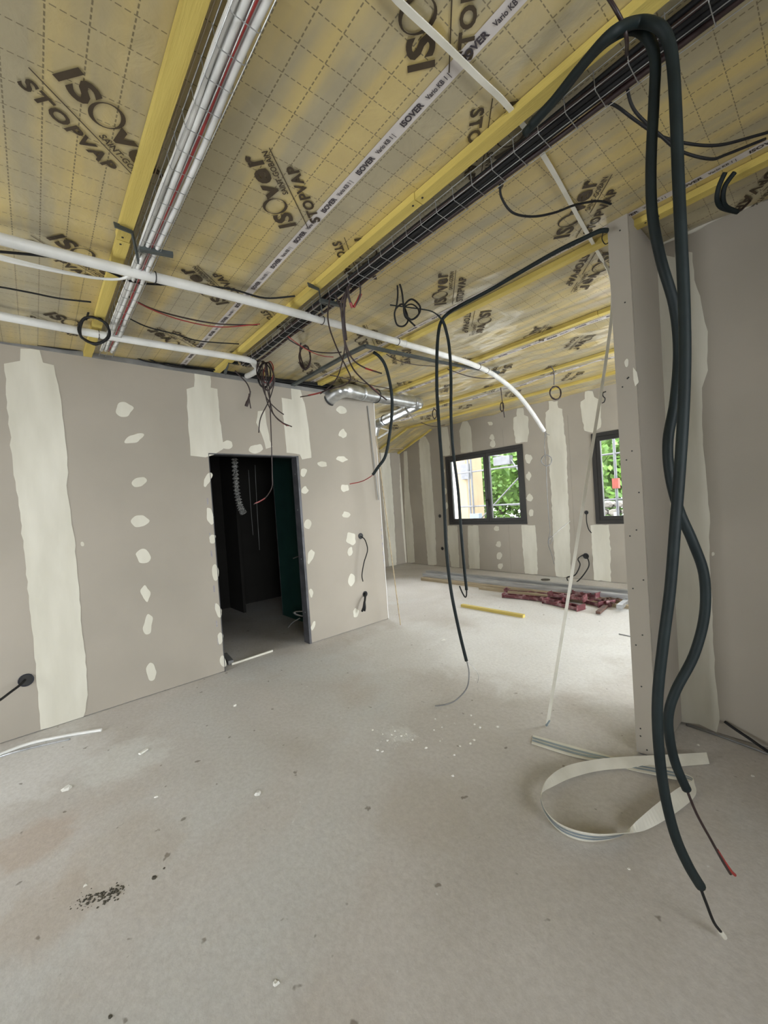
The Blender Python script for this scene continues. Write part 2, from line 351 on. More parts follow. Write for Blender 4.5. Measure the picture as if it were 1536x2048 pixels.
# ================================================================== CEILING (membrane, battens, tape, print)
BAT = [-1.75, -.65, .41, 1.43, 2.60, 3.70, 4.98, 6.10]
def mz(x, y):
    """lower face of the film: level ceiling, folding down at the left hip, bulging between battens"""
    z = cz(y)
    if x < XH: z -= (XH-x)*.33
    d = min(abs(y-b) for b in BAT)
    s = min(1, d/.35); s = s*s*(3-2*s)
    far = min(1, max(.0, (y-1.9)/1.2))
    a = .006 + .026*far
    nn = noise.noise(Vector((x*1.1, y*2.2, 3.1)))*.5+.5
    z -= s*a*(.25+nn)
    q = noise.noise(Vector((x*2.3+y*1.4, y*5.5-x*1.2, 9)))
    z += s*(.0015+.018*far)*(abs(q)*-2+.6)
    return z
ceil = obj('ceiling', G().box((XF-.4, YN-.2, 3.42), (XR+.3, YB+.33, 3.5)).box((XF-.4, YN-.2, 2.8), (XF-.11, YB+.33, 3.42)).box((XF-.1, YN-.25, 2.4), (XR+.3, YN-.13, 3.42)).box((XR+.13, YN-.2, 2.5), (XR+.3, YB+.3, 3.42)), 'roof', kind='structure')
SEAM = [YN-.12, -.28, 1.12, 2.50, 3.88, 5.26, YB]
for y0, y1 in zip(SEAM, SEAM[1:]):
    g = G(); nx = 300; ny = max(2, int((y1-y0)/.032)); x0, x1 = XF, XR+.12
    for j in range(ny+1):
        y = y0+(y1-y0)*j/ny
        for i in range(nx+1):
            t = i/nx; x = x0+(x1-x0)*t
            g.v.append(Vector((x, y, mz(x, y))))
    g.f = [(j*(nx+1)+i, (j+1)*(nx+1)+i, (j+1)*(nx+1)+i+1, j*(nx+1)+i+1) for j in range(ny) for i in range(nx)]
    obj('membrane_sheet', g, 'membrane', ceil, sm=True)

def text_geo(s, size, bold=0.0, space=1.0):
    cu = bpy.data.curves.new('lettering', 'FONT'); cu.body = s; cu.size = size; cu.offset = bold; cu.resolution_u = 3; cu.space_character = space
    to = bpy.data.objects.new('lettering', cu); COL.objects.link(to)
    dg = bpy.context.evaluated_depsgraph_get(); me = bpy.data.meshes.new_from_object(to.evaluated_get(dg))
    v = [(p.co.x, p.co.y) for p in me.vertices]; f = [tuple(p.vertices) for p in me.polygons]
    bpy.data.objects.remove(to); bpy.data.curves.remove(cu); bpy.data.meshes.remove(me)
    return v, f
def width(t): return max(p[0] for p in t[0])-min(p[0] for p in t[0])
def put(dst, t, x, y, sx=1, sy=1):
    mn = min(p[0] for p in t[0]); k = len(dst[0])
    dst[0].extend(((p[0]-mn)*sx+x, p[1]*sy+y) for p in t[0]); dst[1].extend(tuple(i+k for i in q) for q in t[1])
def logo_geo():
    d = ([], [])
    def fit(s, x, y, wd, size, bold, space=1):
        t = text_geo(s, size, bold, space); put(d, t, x, y, wd/width(t), 1)
    fit('I', 0, 0, .022, .118, .004); fit('S', .034, 0, .066, .118, .004)
    k = len(d[0]); N = 28                                   # the big open O with a crescent thickness
    for i in range(N):
        a = 2*math.pi*i/N; wdt = .004+.010*(.5+.5*math.cos(2*(a-.9)))
        d[0].append((.150+.049*math.cos(a), .046+.056*math.sin(a))); d[0].append((.150+(.049-wdt)*math.cos(a), .046+(.056-wdt)*math.sin(a)))
    d[1].extend((k+2*i, k+2*((i+1) % N), k+2*((i+1) % N)+1, k+2*i+1) for i in range(N))
    fit('v', .197, 0, .082, .125, .004); fit('e', .283, 0, .075, .125, .004); fit('r', .375, 0, .052, .125, .004)
    fit('SAINT-GOBAIN', .205, -.038, .225, .034, .0008)
    k = len(d[0]); d[0].extend([(-.03, -.052), (.44, -.052), (.44, -.048), (-.03, -.048)]); d[1].append((k, k+1, k+2, k+3))
    fit('STOPVAP', -.005, -.122, .345, .066, .0022, 1.1)
    return d
LOGO = logo_geo()
def place_print(name, d, x0, y0, ang, parent, material, off=.0035, sc_=1):
    c, s = math.cos(ang), math.sin(ang); g = G()
    for a, b in d[0]:                       # seen from below, so the print is mirrored about its baseline
        x = x0 + (a*c + b*s)*sc_; y = y0 + (a*s - b*c)*sc_
        g.v.append(Vector((x, y, min(mz(x, y), mz(x+.012, y), mz(x-.012, y), mz(x, y+.012), mz(x, y-.012))-off)))
    g.f = [q for q in d[1] if len(q) > 2]
    return obj(name, g, material, parent)
A, B = math.radians(131.5), math.radians(-48.5)
for base in (-1.28, .13, 1.37, 2.75, 4.15, 5.5):
    for k in range(-1, 7):
        x = -1.52-.9*k + {.13: 0, 1.37: -.13, 2.75: -.30+.9, 4.15: -.05, 5.5: .2}.get(base, 0)
        if x < XF+1.0 or base < -.5 and x < -3: continue
        place_print('printed_logo', LOGO, x, base, A, ceil, 'ink')
for base in (-.35, 1.06, 2.38, 3.80, 5.16):
    for k in range(-1, 6):
        x = -1.72-.9*k + {1.06: 0, 2.38: -.15, 3.80: -.25, 5.16: .1}.get(base, 0)
        if x < XF+.6: continue
        place_print('printed_logo', LOGO, x, base, B, ceil, 'ink')

# seam tapes with their own lettering
def tape_print():
    t1 = text_geo('ISOVER', .034, .0012); t2 = text_geo('Vario KB 1 |', .027, .0006); d = ([], [])
    put(d, t1, 0, .012, .105/width(t1)); put(d, t2, .125, .014, .10/width(t2)); return d
TP = tape_print()
for y in SEAM[1:-1]:
    g = G(); n = 160; w2 = .026
    for i in range(n+1):
        x = XF+.35+(XR-XF-.4)*i/n
        g.v += [Vector((x, y-w2, mz(x, y-w2)-.002)), Vector((x, y+w2, mz(x, y+w2)-.002))]
    g.f = [(2*i, 2*i+1, 2*i+3, 2*i+2) for i in range(n)]
    tp = obj('seam_tape', g, 'tape', ceil)
    d = ([], [])
    for k in range(34):
        put(d, TP, k*.27, 0)
    # reading direction towards +x, seen from below
    g = G()
    for a, b in d[0]:
        x = XF+.45+a; yy = y+.022-b
        g.v.append(Vector((x, yy, mz(x, yy)-.0045)))
    g.f = [q for q in d[1] if len(q) > 2]
    obj('tape_print', g, 'inkblue', tp)

# battens, in lengths
for bi, y in enumerate(BAT):
    cuts = {2: [-6.9, -4.6, -2.22, -.2, 2.4], 3: [-6.9, -4.0, -1.24, 1.0, 2.45], 4: [-6.9, -3.9, -.62, 1.8, 2.45]}.get(bi, [-6.95, -4.7, -1.3, 2.45])
    zt = cz(y)-.004; wv = .027
    for i, (a, b) in enumerate(zip(cuts, cuts[1:])):
        g = G(); dy = random.uniform(-.006, .006); n = 12
        for k in range(n+1):
            x = a+.002+(b-a-.004)*k/n; e = .006*noise.noise(Vector((x*.8, y*3, 1)))*(1 if y > 2 else .5)
            zz = zt if x > XH else zt-(XH-x)*.33
            for q, r in ((-wv, 0), (wv, 0), (wv, -.034), (-wv, -.034)): g.v.append(Vector((x, y+dy+q+e, zz+r)))
        g.f = [(k*4+j, k*4+(j+1) % 4, k*4+4+(j+1) % 4, k*4+4+j) for k in range(n) for j in range(4)] + [(3, 2, 1, 0), tuple(n*4+j for j in range(4))]
        bt = obj('batten', g, 'batten', ceil)
        if y > 0 and y < 3:
            for x in [a+.03, b-.03]:
                if -5 < x < 0:
                    obj('screw', G().disc((x, y-.01, zt-.034), (0, 0, -1), .005, .002, 8), 'screw', bt)
# hip rafters seen at the far left corner
obj('hip_batten', G().bar((XH, YB-.06, zb-.03), (XF+.02, YB-.06, zb-.41), .05, .035), 'batten', ceil)
obj('corner_board', G().box((XF-.05, YE-.2, 2.79), (XF+.25, YB, 2.81)), 'timber', ceil)

# ================================================================== JOINT COMPOUND AND FILLER
def jag(poly, closed=True, step=.05, amp=.004):
    out = []
    for i in range(len(poly)):
        a, b = poly[i], poly[(i+1) % len(poly)]; n = max(1, int((b-a).length/step))
        for k in range(n):
            p = a.lerp(b, k/n); q = Vector((noise.noise(p*23), noise.noise(p*23+Vector((7, 1, 3))), noise.noise(p*23+Vector((1, 9, 5)))))
            out.append(p+q*amp*2)
    return out
def patch(wallobj, axis, pos, nrm, px, name='filler_patch', th=None, amp=.004, step=.05):
    th = th or random.uniform(.0012, .0026)
    pts = [(onx if axis == 'x' else ony)(u, v, pos) for u, v in px]
    pts = jag(pts, step=step, amp=amp)
    for p in pts:
        if axis == 'x': p.x = pos; p.z = max(.004, p.z)
        else: p.y = pos; p.z = max(.004, p.z)
    g = G(); nv = Vector(nrm)
    c = sum(pts, Vector())/len(pts); k = len(pts)
    fr = [p.lerp(c, .0)+nv*th for p in pts]
    g.v = [p-nv*.0005 for p in pts] + fr
    g.f = [tuple(range(k, 2*k)), ] + [(i, (i+1) % k, (i+1) % k+k, i+k) for i in range(k)]
    return obj(name, g, 'compound', wallobj)
def blob(u, v, ru, rv, rot=0, n=9, seed=0):
    r = random.Random(int(u*7+v+seed)); out = []
    for i in range(n):
        a = 2*math.pi*i/n; k = r.uniform(.78, 1.12); x, y = ru*k*math.cos(a), rv*k*math.sin(a)
        out.append(Vector((u+x*math.cos(rot)-y*math.sin(rot), v+x*math.sin(rot)+y*math.cos(rot), 0)))
    return [(p.x, p.y) for p in smooth(out, 4, True)]
L = lambda px, **k: patch(wl, 'x', XL, (1, 0, 0), px, **k)
L([(43,697),(80,700),(86,726),(108,731),(118,770),(128,860),(138,945),(133,970),(140,1020),(150,1090),(157,1160),(162,1240),(172,1325),(175,1390),(168,1438),(140,1448),(100,1462),(82,1458),(74,1370),(64,1260),(52,1150),(42,1040),(30,965),(22,890),(12,790),(8,726),(40,722)], name='joint_compound', amp=.005)
L([(388,745),(420,749),(422,776),(434,778),(440,840),(448,898),(428,909),(412,915),(382,912),(376,850),(373,778),(389,774)], name='joint_compound')
L([(582,776),(600,778),(605,796),(609,806),(616,850),(623,915),(604,919),(600,909),(573,905),(568,850),(563,796),(583,799)], name='joint_compound')
L([(516,822),(530,822),(534,850),(540,880),(545,893),(532,898),(524,870),(512,845)])
for a in ((249,818,17,15),(266,878,23,8),(277,964,16,9),(281,1042,19,11),(287,1113,15,16),(291,1187,9,17),(296,1250,9,21),(303,1344,11,19),(165,1088,4,5),(454,890,12,9),(512,898,15,9),
          (682,820,11,8),(685,867,8,9),(684,918,11,6),(645,928,10,6),(690,976,9,8),(692,1029,8,6),(702,1077,10,13),(700,1103,5,9),(703,1160,6,13),(712,1226,6,10),
          (416,958,7,16),(420,1032,7,20),(425,1078,7,10),(430,1146,7,16),(437,1222,6,16),(441,1276,6,12),(445,1323,6,14),
          (607,944,6,9),(610,981,7,8),(615,1049,7,10),(621,1114,6,15),(622,1186,4,10),(626,1252,4,10)):
    L(blob(*a, rot=random.uniform(-.4, .4)), step=.02, amp=.003)
R = lambda px, **k: patch(wr, 'y', 2.98, (0, -1, 0), px, **k)
R([(1312,500),(1330,492),(1333,512),(1350,514),(1352,497),(1385,505),(1390,560),(1402,610),(1416,662),(1415,740),(1404,775),(1404,850),(1412,950),(1421,1045),(1418,1075),(1425,1250),(1432,1370),(1440,1440),(1434,1466),(1398,1448),(1362,1447),(1350,1300),(1336,1000),(1322,740),(1312,600)], name='joint_compound', amp=.004)
R(blob(1426, 1108, 3, 4), step=.02, amp=.001)
patch(wc, 'y', 2.47, (0, -1, 0), blob(1253, 726, 4, 9), step=.02, amp=.002)
patch(wc, 'y', 2.47, (0, -1, 0), [(1266,735),(1274,745),(1277,765),(1271,772),(1267,760)], step=.02, amp=.002)
Bk = lambda px, **k: patch(wb, 'y', YB, (0, -1, 0), px, **k)
def bc(*pts): return [(720+x*.36458, 760+y*.36466) for x, y in pts]
# stripes on the back wall (full ones, then those cut by the windows)
Bk(bc((335,308),(360,310),(380,350),(395,560),(410,760),(420,1015),(375,1020),(360,850),(335,560),(322,350)), name='joint_compound', amp=.008)
Bk(bc((448,258),(480,256),(490,330),(494,410),(450,418),(440,330)), name='joint_compound', amp=.008)
Bk(bc((480,800),(533,800),(540,900),(545,1030),(500,1025),(484,900)), name='joint_compound', amp=.008)
Bk(bc((562,228),(590,224),(610,270),(617,395),(555,398),(545,280)), name='joint_compound', amp=.008)
Bk(bc((592,800),(648,798),(655,900),(658,1035),(600,1035),(592,900)), name='joint_compound', amp=.008)
Bk(bc((862,155),(895,152),(900,190),(922,200),(926,290),(918,338),(855,346),(840,250),(842,205),(860,200)), name='joint_compound', amp=.008)
Bk(bc((885,797),(960,797),(970,900),(975,1065),(905,1062),(893,930)), name='joint_compound', amp=.008)
Bk(bc((1035,115),(1082,118),(1086,150),(1108,160),(1118,260),(1135,400),(1140,600),(1148,780),(1158,1070),(1120,1085),(1075,1075),(1062,900),(1050,640),(1035,400),(1020,250),(1018,180),(1038,160)), name='joint_compound', amp=.008)
Bk(bc((1235,62),(1275,60),(1285,90),(1318,110),(1322,260),(1280,290),(1232,280),(1212,180),(1210,120),(1232,105)), name='joint_compound', amp=.008)
Bk(bc((1265,795),(1365,795),(1375,940),(1375,1108),(1285,1095),(1275,950)), name='joint_compound', amp=.008)
Bk(bc((240,392),(258,390),(268,600),(290,800),(300,1000),(262,1005),(246,800)), name='joint_compound', amp=.006)
for x, y, a, b in ((715,238,14,12),(725,315,14,16),(727,350,14,20),(750,815,16,14),(760,900,14,20),(765,965,14,20),(770,1020,14,18),(925,430,20,26),(925,528,14,22),(930,645,18,20),(940,730,14,20),(475,690,9,22),(470,610,8,20),(458,500,8,16)):
    Bk([(720+p*.36458, 760+q*.36466) for p, q in blob(x, y, a, b)], step=.04, amp=.006)
Fl = lambda px, **k: patch(wfl, 'x', XF, (1, 0, 0), px, **k)
Fl(bc((112,392),(160,392),(178,600),(190,800),(200,1018),(160,1022),(140,800),(122,600)), name='joint_compound', amp=.008)
Fl(bc((218,392),(234,390),(240,600),(250,800),(262,1005),(250,1000),(232,800),(220,600)), name='joint_compound', amp=.006)

# board edge print near the doorway edges and the wall end
for (u, v0, v1, col) in ((414, 985, 1300, 1), (762, 1050, 1130, 1)):
    g = G()
    for k in range(9 if u == 414 else 5):
        t = (k+.5)/(9 if u == 414 else 5); v = v0+(v1-v0)*t; uu = u+(v-v0)*.075
        a = onx(uu, v, XL); g.box((XL+.0001, a.y-.008, a.z-.03), (XL+.0006, a.y+.006, a.z+.03))
    obj('edge_print', g, mat('grey_violet_edge_print', (.22, .21, .27), (.38, .36, .34), 40, .9), wl)

# lumpy sealant along the top of the right wall
sb = [Vector((-.69+.08*i, 2.975, cz(2.97)-.012+.012*noise.noise(Vector((i*.7, 2, 5))))) for i in range(40)]
obj('sealant_bead', G().tube(smooth(sb, 3), [.011+.006*noise.noise(Vector((k*.35, 1, 8))) for k in range(118)], 7), 'compound', wr, sm=True)
# ================================================================== WINDOWS
def window(idx, wn, split):
    x0, x1, z0, z1 = wn; g = G(); y0, y1 = YB-.012, YB+.075; t = .062
    g.box((x0, y0, z0), (x1, y1, z0+t)).box((x0, y0, z1-t), (x1, y1, z1)).box((x0, y0, z0+t), (x0+t, y1, z1-t)).box((x1-t, y0, z0+t), (x1, y1, z1-t))
    o = obj('window_%d' % idx, g, 'frame', kind='structure', label=None)
    xm = x0 + (x1-x0)*split if split else None
    spans = [(x0+t, x1-t)] if not split else [(x0+t, xm), (xm, x1-t)]
    for i, (a, b) in enumerate(spans):
        s = .065; g = G(); ya, yb = YB-.004, YB+.055
        g.box((a+.003, ya, z0+t+.003), (b-.003, yb, z0+t+s)).box((a+.003, ya, z1-t-s), (b-.003, yb, z1-t-.003)).box((a+.003, ya, z0+t+s), (a+s, yb, z1-t-s)).box((b-s, ya, z0+t+s), (b-.003, yb, z1-t-s))
        sash = obj('sash', g, 'frame', o)
        obj('glass_pane', G().box((a+s-.004, YB+.022, z0+t+s-.004), (b-s+.004, YB+.026, z1-t-s+.004)), 'glass', sash)
        if split and i == 0:
            obj('handle', G().box((b-.04, YB-.02, 1.42), (b-.02, YB-.004, 1.46)).box((b-.038, YB-.045, 1.43), (b-.022, YB-.02, 1.45)).box((b-.038, YB-.045, 1.31), (b-.022, YB-.033, 1.45)), 'frame', sash)
    return o
window(1, WIN1, .56); window(2, WIN2, .5); window(3, WIN_ADDED, .5)  # the third is the unseen glazed door added for daylight
def added_glazing(name, a0, a1, z0, z1, axis, pos):
    g = G(); t = .07; n = 3; P = (lambda a, d, z: (a, pos+d, z)) if axis == 'y' else (lambda a, d, z: (pos+d, a, z))
    def bx(g, p, q, b, t2, d=.04):
        A_, B_ = P(p, -d, b), P(q, d, t2); g.box(tuple(min(i, j) for i, j in zip(A_, B_)), tuple(max(i, j) for i, j in zip(A_, B_)))
    bx(g, a0, a1, z0, z0+t); bx(g, a0, a1, z1-t, z1)
    for k in range(n+1):
        c = a0+t/2+(a1-a0-t)*k/n; bx(g, c-t/2, c+t/2, z0+t, z1-t)
    o = obj(name, g, 'frame', kind='structure')
    for k in range(n):
        g = G(); bx(g, a0+t+(a1-a0-t)*k/n, a0+(a1-a0-t)*(k+1)/n, z0+t, z1-t, .003); obj('glass_pane', g, 'glass', o)
added_glazing('window_4', *ADDED_REAR, 'y', YN-.06); added_glazing('window_5', *ADDED_SIDE, 'x', XR+.06); added_glazing('window_6', *ADDED_NEAR, 'x', XR+.06); added_glazing('window_7', *ADDED_FARL, 'x', XF-.06)  # frames and glass of the unseen openings added to raise the daylight

# ================================================================== PIPES, TRAYS, DUCT
def line3(pts, n): return smooth(pts, n)
def tubeobj(name, pts, r, material, parent=None, k=6, n=8, closed=False, **kw):
    return obj(name, G().tube(smooth(pts, k, closed) if k > 1 else pts, r, n, closed), material, parent, sm=True, **kw)
def C(u, v, off=-.05): return onc(u, v, off)
# upper white conduit
x1 = -2.40
pc = [(x1-.03, -1.6, 2.77), (x1, 0, 2.78), (x1+.01, .9, 2.815), (x1, 1.8, 2.845), tuple(C(800, 685, -.08)), tuple(C(880, 708, -.09)), tuple(W(940, 727, 4.15)), tuple(W(985, 748, 4.6)), tuple(W(1030, 783, 4.9)), tuple(W(1062, 822, 5.2)), tuple(W(1088, 862, 5.4))]
c1 = tubeobj('ceiling_conduit', pc, .027, 'whitepvc', label='long white conduit crossing under the battens and drooping near the far windows', cat='pipe')
for u, v, D in ((308, 552, 2.14), (645, 642, 2.84), (797, 686, 3.42), (812, 688, 3.48), (958, 733, 4.3), (975, 741, 4.5)):
    p = W(u, v, D); 
    q = min(range(len(pc)-1), key=lambda i: abs(pc[i][1]-p.y) if True else 0)
    t = Vector(pc[q+1])-Vector(pc[q]); pp = smooth(pc, 20); p = min(pp, key=lambda s: (s-p).length)
    a = t.normalized().orthogonal().normalized(); b = t.normalized().cross(a)
    obj('clip', G().tube([p+(a*math.cos(i*.5236)+b*math.sin(i*.5236))*.029 for i in range(12)], .003, 5, True), 'ring' if u != 812 else 'whitepvc', c1)
obj('end_wires', G().tube(smooth([W(1087, 860, 5.4), W(1094, 868, 5.42), W(1099, 870, 5.43)], 3), .004, 5).tube(smooth([W(1087, 860, 5.4), W(1091, 870, 5.42), W(1092, 876, 5.43)], 3), .003, 5), 'track', c1)
# lower white conduit above the left wall
x2 = -3.34
pc2 = [(x2+.12, -1.7, 2.77), (x2+.05, -.1, 2.785), (x2, .5, 2.805), (x2, 1.1, 2.82), (x2-.02, 1.5, 2.835), tuple(W(508, 728, 3.62)), tuple(W(515, 738, 3.72)), tuple(W(505, 747, 3.85)), tuple(W(494, 752, 4.0))]
c2 = tubeobj('ceiling_conduit', pc2, .027, 'whitepvc', label='lower white conduit above the left wall ending in a hooked elbow', cat='pipe')
for p in (Vector((x2, .42, 2.802)), Vector((x2-.02, 1.42, 2.832))):
    obj('clip', G().tube([p+Vector((.029*math.cos(i*.5236), 0, .029*math.sin(i*.5236))) for i in range(12)], .003, 5, True), 'ring', c2)
# three thin white cables tied to the white tray
for k, (dz, lab) in enumerate(((0, 'uppermost'), (-.016, 'middle'), (-.032, 'lowest'))):
    pts = [C(-120, 482, -.16+dz), C(0, 512+3*k, -.15+dz), C(70, 530+2*k, -.14+dz*.8), C(140, 546+k, -.13+dz*.5), C(200, 557, -.12+dz*.2), C(240, 558, -.11+dz*.1), C(262, 548+2*k, -.10)]
    tubeobj('thin_white_cable', pts, .0065, 'whitepvc', label='%s of three thin white cables sagging under the upper conduit' % lab, cat='cable', group='thin white cables under the conduit')
def tray(y, z, wdt, xa, xb, label, r=.0017, pitch=.1, dx=0):
    g = G()
    o = obj('cable_tray', G().tube([(xa, y-wdt/2, z), (xb, y-wdt/2, z)], r, 5).tube([(xa, y+wdt/2, z), (xb, y+wdt/2, z)], r, 5), 'wire', label=label, cat='cable tray')
    obj('long_wire', G().tube([(xa, y, z), (xb, y, z)], r, 5), 'wire', o)
    obj('rim_wire', G().tube([(xa, y-wdt/2-.004, z+.05), (xb, y-wdt/2-.004, z+.05)], r, 5), 'wire', o)
    obj('rim_wire', G().tube([(xa, y+wdt/2+.004, z+.05), (xb, y+wdt/2+.004, z+.05)], r, 5), 'wire', o)
    n = int((xb-xa)/pitch)
    for i in range(n):
        x = xa+.05+i*pitch
        if x < -4.4 or x > .35: continue
        obj('cross_wire', G().tube([(x, y-wdt/2-.006, z+.055), (x, y-wdt/2, z+.006), (x, y-wdt/2+.006, z-.004), (x, y+wdt/2-.006, z-.004), (x, y+wdt/2, z+.006), (x, y+wdt/2+.006, z+.055)], r*.9, 5), 'wire', o)
    return o
tray(1.555, 2.842, .105, -3.55, .6, 'galvanised wire basket tray full of black cables beside the second batten')
tray(.505, 2.80, .085, -3.75, .5, 'galvanised wire basket tray full of white conduits beside the first batten')
# bundle cables
for k in range(9):
    y0 = 1.512+(k % 5)*.021; z0 = 2.855+.017*(k//5); rr = random.Random(k)
    pts = [Vector((x, y0+rr.uniform(-.006, .006)+(k//5)*.008, z0+rr.uniform(-.003, .005)+(-.0))) for x in [.6-.32*i for i in range(14)]]
    if k in (3, 6): pts = pts[:9] 
    tubeobj('black_cable', pts, .0095 if k % 3 else .007, 'black' if k % 4 else 'brown', label='black cable lying in the full basket tray beside the second batten', cat='cable', group='black cables in the basket tray')
for k in range(7):
    y0 = .470+(k % 4)*.022; z0 = 2.812+.017*(k//4); rr = random.Random(k+50)
    pts = [Vector((x, y0+rr.uniform(-.004, .004)+(k//4)*.01, z0+rr.uniform(-.002, .003))) for x in [.5-.32*i for i in range(14)]]
    if k == 2:
        tubeobj('red_cable', pts, .005, 'redwire', label='dull red cable among the white conduits in the basket tray', cat='cable')
    else:
        tubeobj('white_conduit', pts, .0105, 'whitepvc', label='white conduit lying in the basket tray beside the first batten', cat='pipe', group='white conduits in the basket tray')
for k, y in enumerate((.449, .463)):
    tubeobj('cream_wire', [Vector((.4, y+.004, cz(y)-.012)), Vector((-.8, y, cz(y)-.014)), Vector((-1.9, y-.002, cz(y)-.012)), Vector((-2.3, y-.01, cz(y)-.01))][::1], .0022, 'timber', label=['thin cream wire nearest the first batten, between it and the white tray', 'thin cream wire nearest the white tray, between it and the first batten'][k], cat='cable', group='thin cream wires')
# Z brackets holding the trays under the battens
def zbracket(pts, label):
    g = G()
    for a, b in zip(pts, pts[1:]): g.bar(a, b, .028, .006, Vector((1, 0, .3)))
    return obj('hanger_bracket', g, 'bracket', label=label, cat='bracket')
b1 = zbracket([C(228, 449, -.045), C(264, 463, -.045), C(277, 524, -.10)], 'dull grey Z bracket across the first batten near the white tray')
obj('foot_plate', G().bar(C(279, 497, -.08), C(346, 510, -.08), .026, .018), 'bracket', b1)
b2 = zbracket([C(616, 569, -.045), C(638, 578, -.045), C(644, 625, -.10)], 'dull grey Z bracket across the second batten near the black tray')
obj('foot_plate', G().bar(C(640, 601, -.10), C(690, 612, -.09), .026, .018), 'bracket', b2)
b3 = zbracket([C(450, 748, -.05), C(456, 724, -.03), C(476, 726, -.03)], 'small steel bracket on top of the left wall by the conduit elbow')
# bent grey metal rail
rl = obj('metal_rail', G().bar(C(570, 779, -.07), C(700, 707, -.085), .045, .02).bar(C(698, 708, -.085), C(731, 692, -.085), .045, .02), 'bracket', label='bent grey metal rail rising from the left wall top and running back below the battens', cat='rail')
obj('rail_arm', G().bar(C(729, 692, -.085), C(860, 720, -.085), .04, .02).bar(C(858, 720, -.085), C(998, 746, -.085), .035, .02), 'bracket', rl)
# silver duct
def duct_leg(pts, r, name='duct_section', parent=None, **kw):
    return obj(name, G().tube(pts, r, 28), 'duct', parent, sm=True, **kw)
rD = .08
p3 = C(722, 787, -.125); p2 = C(694, 781, -.125); p1 = C(676, 785, -.13); p0 = p1+Vector((-.13, -.04, -.05)); p4 = C(826, 805, -.125)
e1 = smooth([p0, p1, p2, p3], 6)
dk = duct_leg(e1, rD, 'ventilation_duct', label='spiral galvanised duct bending round the top end of the left wall', cat='duct')
# body
n = 26; body = [p3.lerp(p4, i/n) for i in range(n+1)]
duct_leg(body, [rD*(1.0 if i % 4 else 1.03) for i in range(n+1)], 'straight_section', dk)
p5 = C(836, 807, -.125); p6 = C(822, 815, -.13); p7 = C(766, 842, -.15); q7 = (p7-CAM).dot(FW)
duct_leg(smooth([p4, p5, p6], 6), rD, 'elbow', dk)
duct_leg([p6.lerp(p7, i/16) for i in range(17)], [rD*(1.0 if i % 4 else 1.03) for i in range(17)], 'straight_section', dk)
duct_leg(smooth([p7, W(753, 850, q7+.12), W(747, 870, q7+.15)], 5), rD*1.02, 'elbow', dk)
def ringat(p, t, r, mt, par, name='clamp', rr=.005):
    t = t.normalized(); a = t.orthogonal().normalized(); b = t.cross(a)
    return obj(name, G().tube([p+(a*math.cos(i*.26)+b*math.sin(i*.26))*r for i in range(24)], rr, 5, True), mt, par, sm=True)
ringat(p0, p1-p0, rD+.003, 'ring', dk, 'seal', .008); ringat(p3.lerp(p4, .26), p4-p3, rD+.005, 'ring', dk)
ringat(p6.lerp(p7, .9), p7-p6, rD+.005, 'ring', dk); ringat(p3.lerp(p4, .02), p4-p3, rD+.003, 'duct', dk, 'bead')
for k, (u, v, D, u2, v2, D2) in enumerate(((752, 853, 7.0, 782, 862, 6.9), (756, 876, 7.2, 780, 862, 6.9))):
    obj('white_bracket_arm', G().bar(W(u, v, D), W(u2, v2, D2), .03, .02), 'whitepvc', label='%s white arm of the small bracket below the duct' % ('upper' if k == 0 else 'lower'), cat='bracket')

# ================================================================== CABLES
def cable(name, label, pts, r, material, cat='cable', k=6, n=7, **kw):
    return tubeobj(name, pts, r, material, k=k, n=n, label=label, cat=cat, **kw)
def WW(lst, D0, D1=None, ox=0, oy=0, s=1):
    D1 = D0 if D1 is None else D1; n = max(1, len(lst)-1)
    return [W(ox+p[0]/s, oy+p[1]/s, p[2] if len(p) > 2 else D0+(D1-D0)*i/n) for i, p in enumerate(lst)]
K4 = dict(ox=400, oy=400, s=3.072)
# the two big dark conduits in the foreground
ca = cable('corrugated_conduit', 'thick dark foreground conduit, left at the arch, its bare cable end red',
    [C(1050,266,-.10), C(1105,204,-.105), C(1160,136,-.12), C(1212,82,-.13)]+WW([(1262,58,1.17),(1294,74,1.15),(1310,118,1.15),(1308,200,1.165),(1302,330,1.18),(1305,430,1.19),(1322,520,1.2),(1348,610,1.21),(1357,700,1.22),(1350,800,1.22),(1336,880,1.22),(1340,950,1.23),(1358,1020,1.235),(1386,1085,1.24),(1408,1150,1.25),(1409,1230,1.26),(1388,1310,1.27),(1352,1380,1.28),(1337,1430,1.29),(1340,1480,1.3),(1352,1530,1.31),(1373,1578,1.32)], 1), .0142, 'teal', n=12)
obj('bare_cable', G().tube(smooth(WW([(1370,1570,1.32),(1392,1625,1.33),(1422,1680,1.34),(1445,1722,1.35),(1461,1748,1.36)], 1), 5), .0042, 7), 'brown', ca)
obj('red_conductor', G().tube(smooth(WW([(1434,1700,1.345),(1448,1722,1.355),(1462,1742,1.36),(1470,1750,1.362)], 1), 5), .005, 7), 'redwire', ca)
cb2 = cable('corrugated_conduit', 'thick dark foreground conduit, right at the arch, its black bare end near the floor',
    [C(1062,250,-.10), C(1118,190,-.105), C(1172,122,-.12), C(1225,66,-.14)]+WW([(1275,44,1.14),(1316,52,1.11),(1336,80,1.11),(1346,130,1.11),(1352,230,1.11),(1356,340,1.115),(1362,470,1.12),(1368,600,1.13),(1370,720,1.14),(1366,840,1.15),(1358,960,1.16),(1350,1060,1.17),(1340,1180,1.18),(1326,1290,1.19),(1315,1400,1.2),(1318,1500,1.21),(1330,1590,1.22),(1350,1670,1.23),(1376,1730,1.24),(1401,1772,1.25)], 1), .0148, 'teal', n=12)
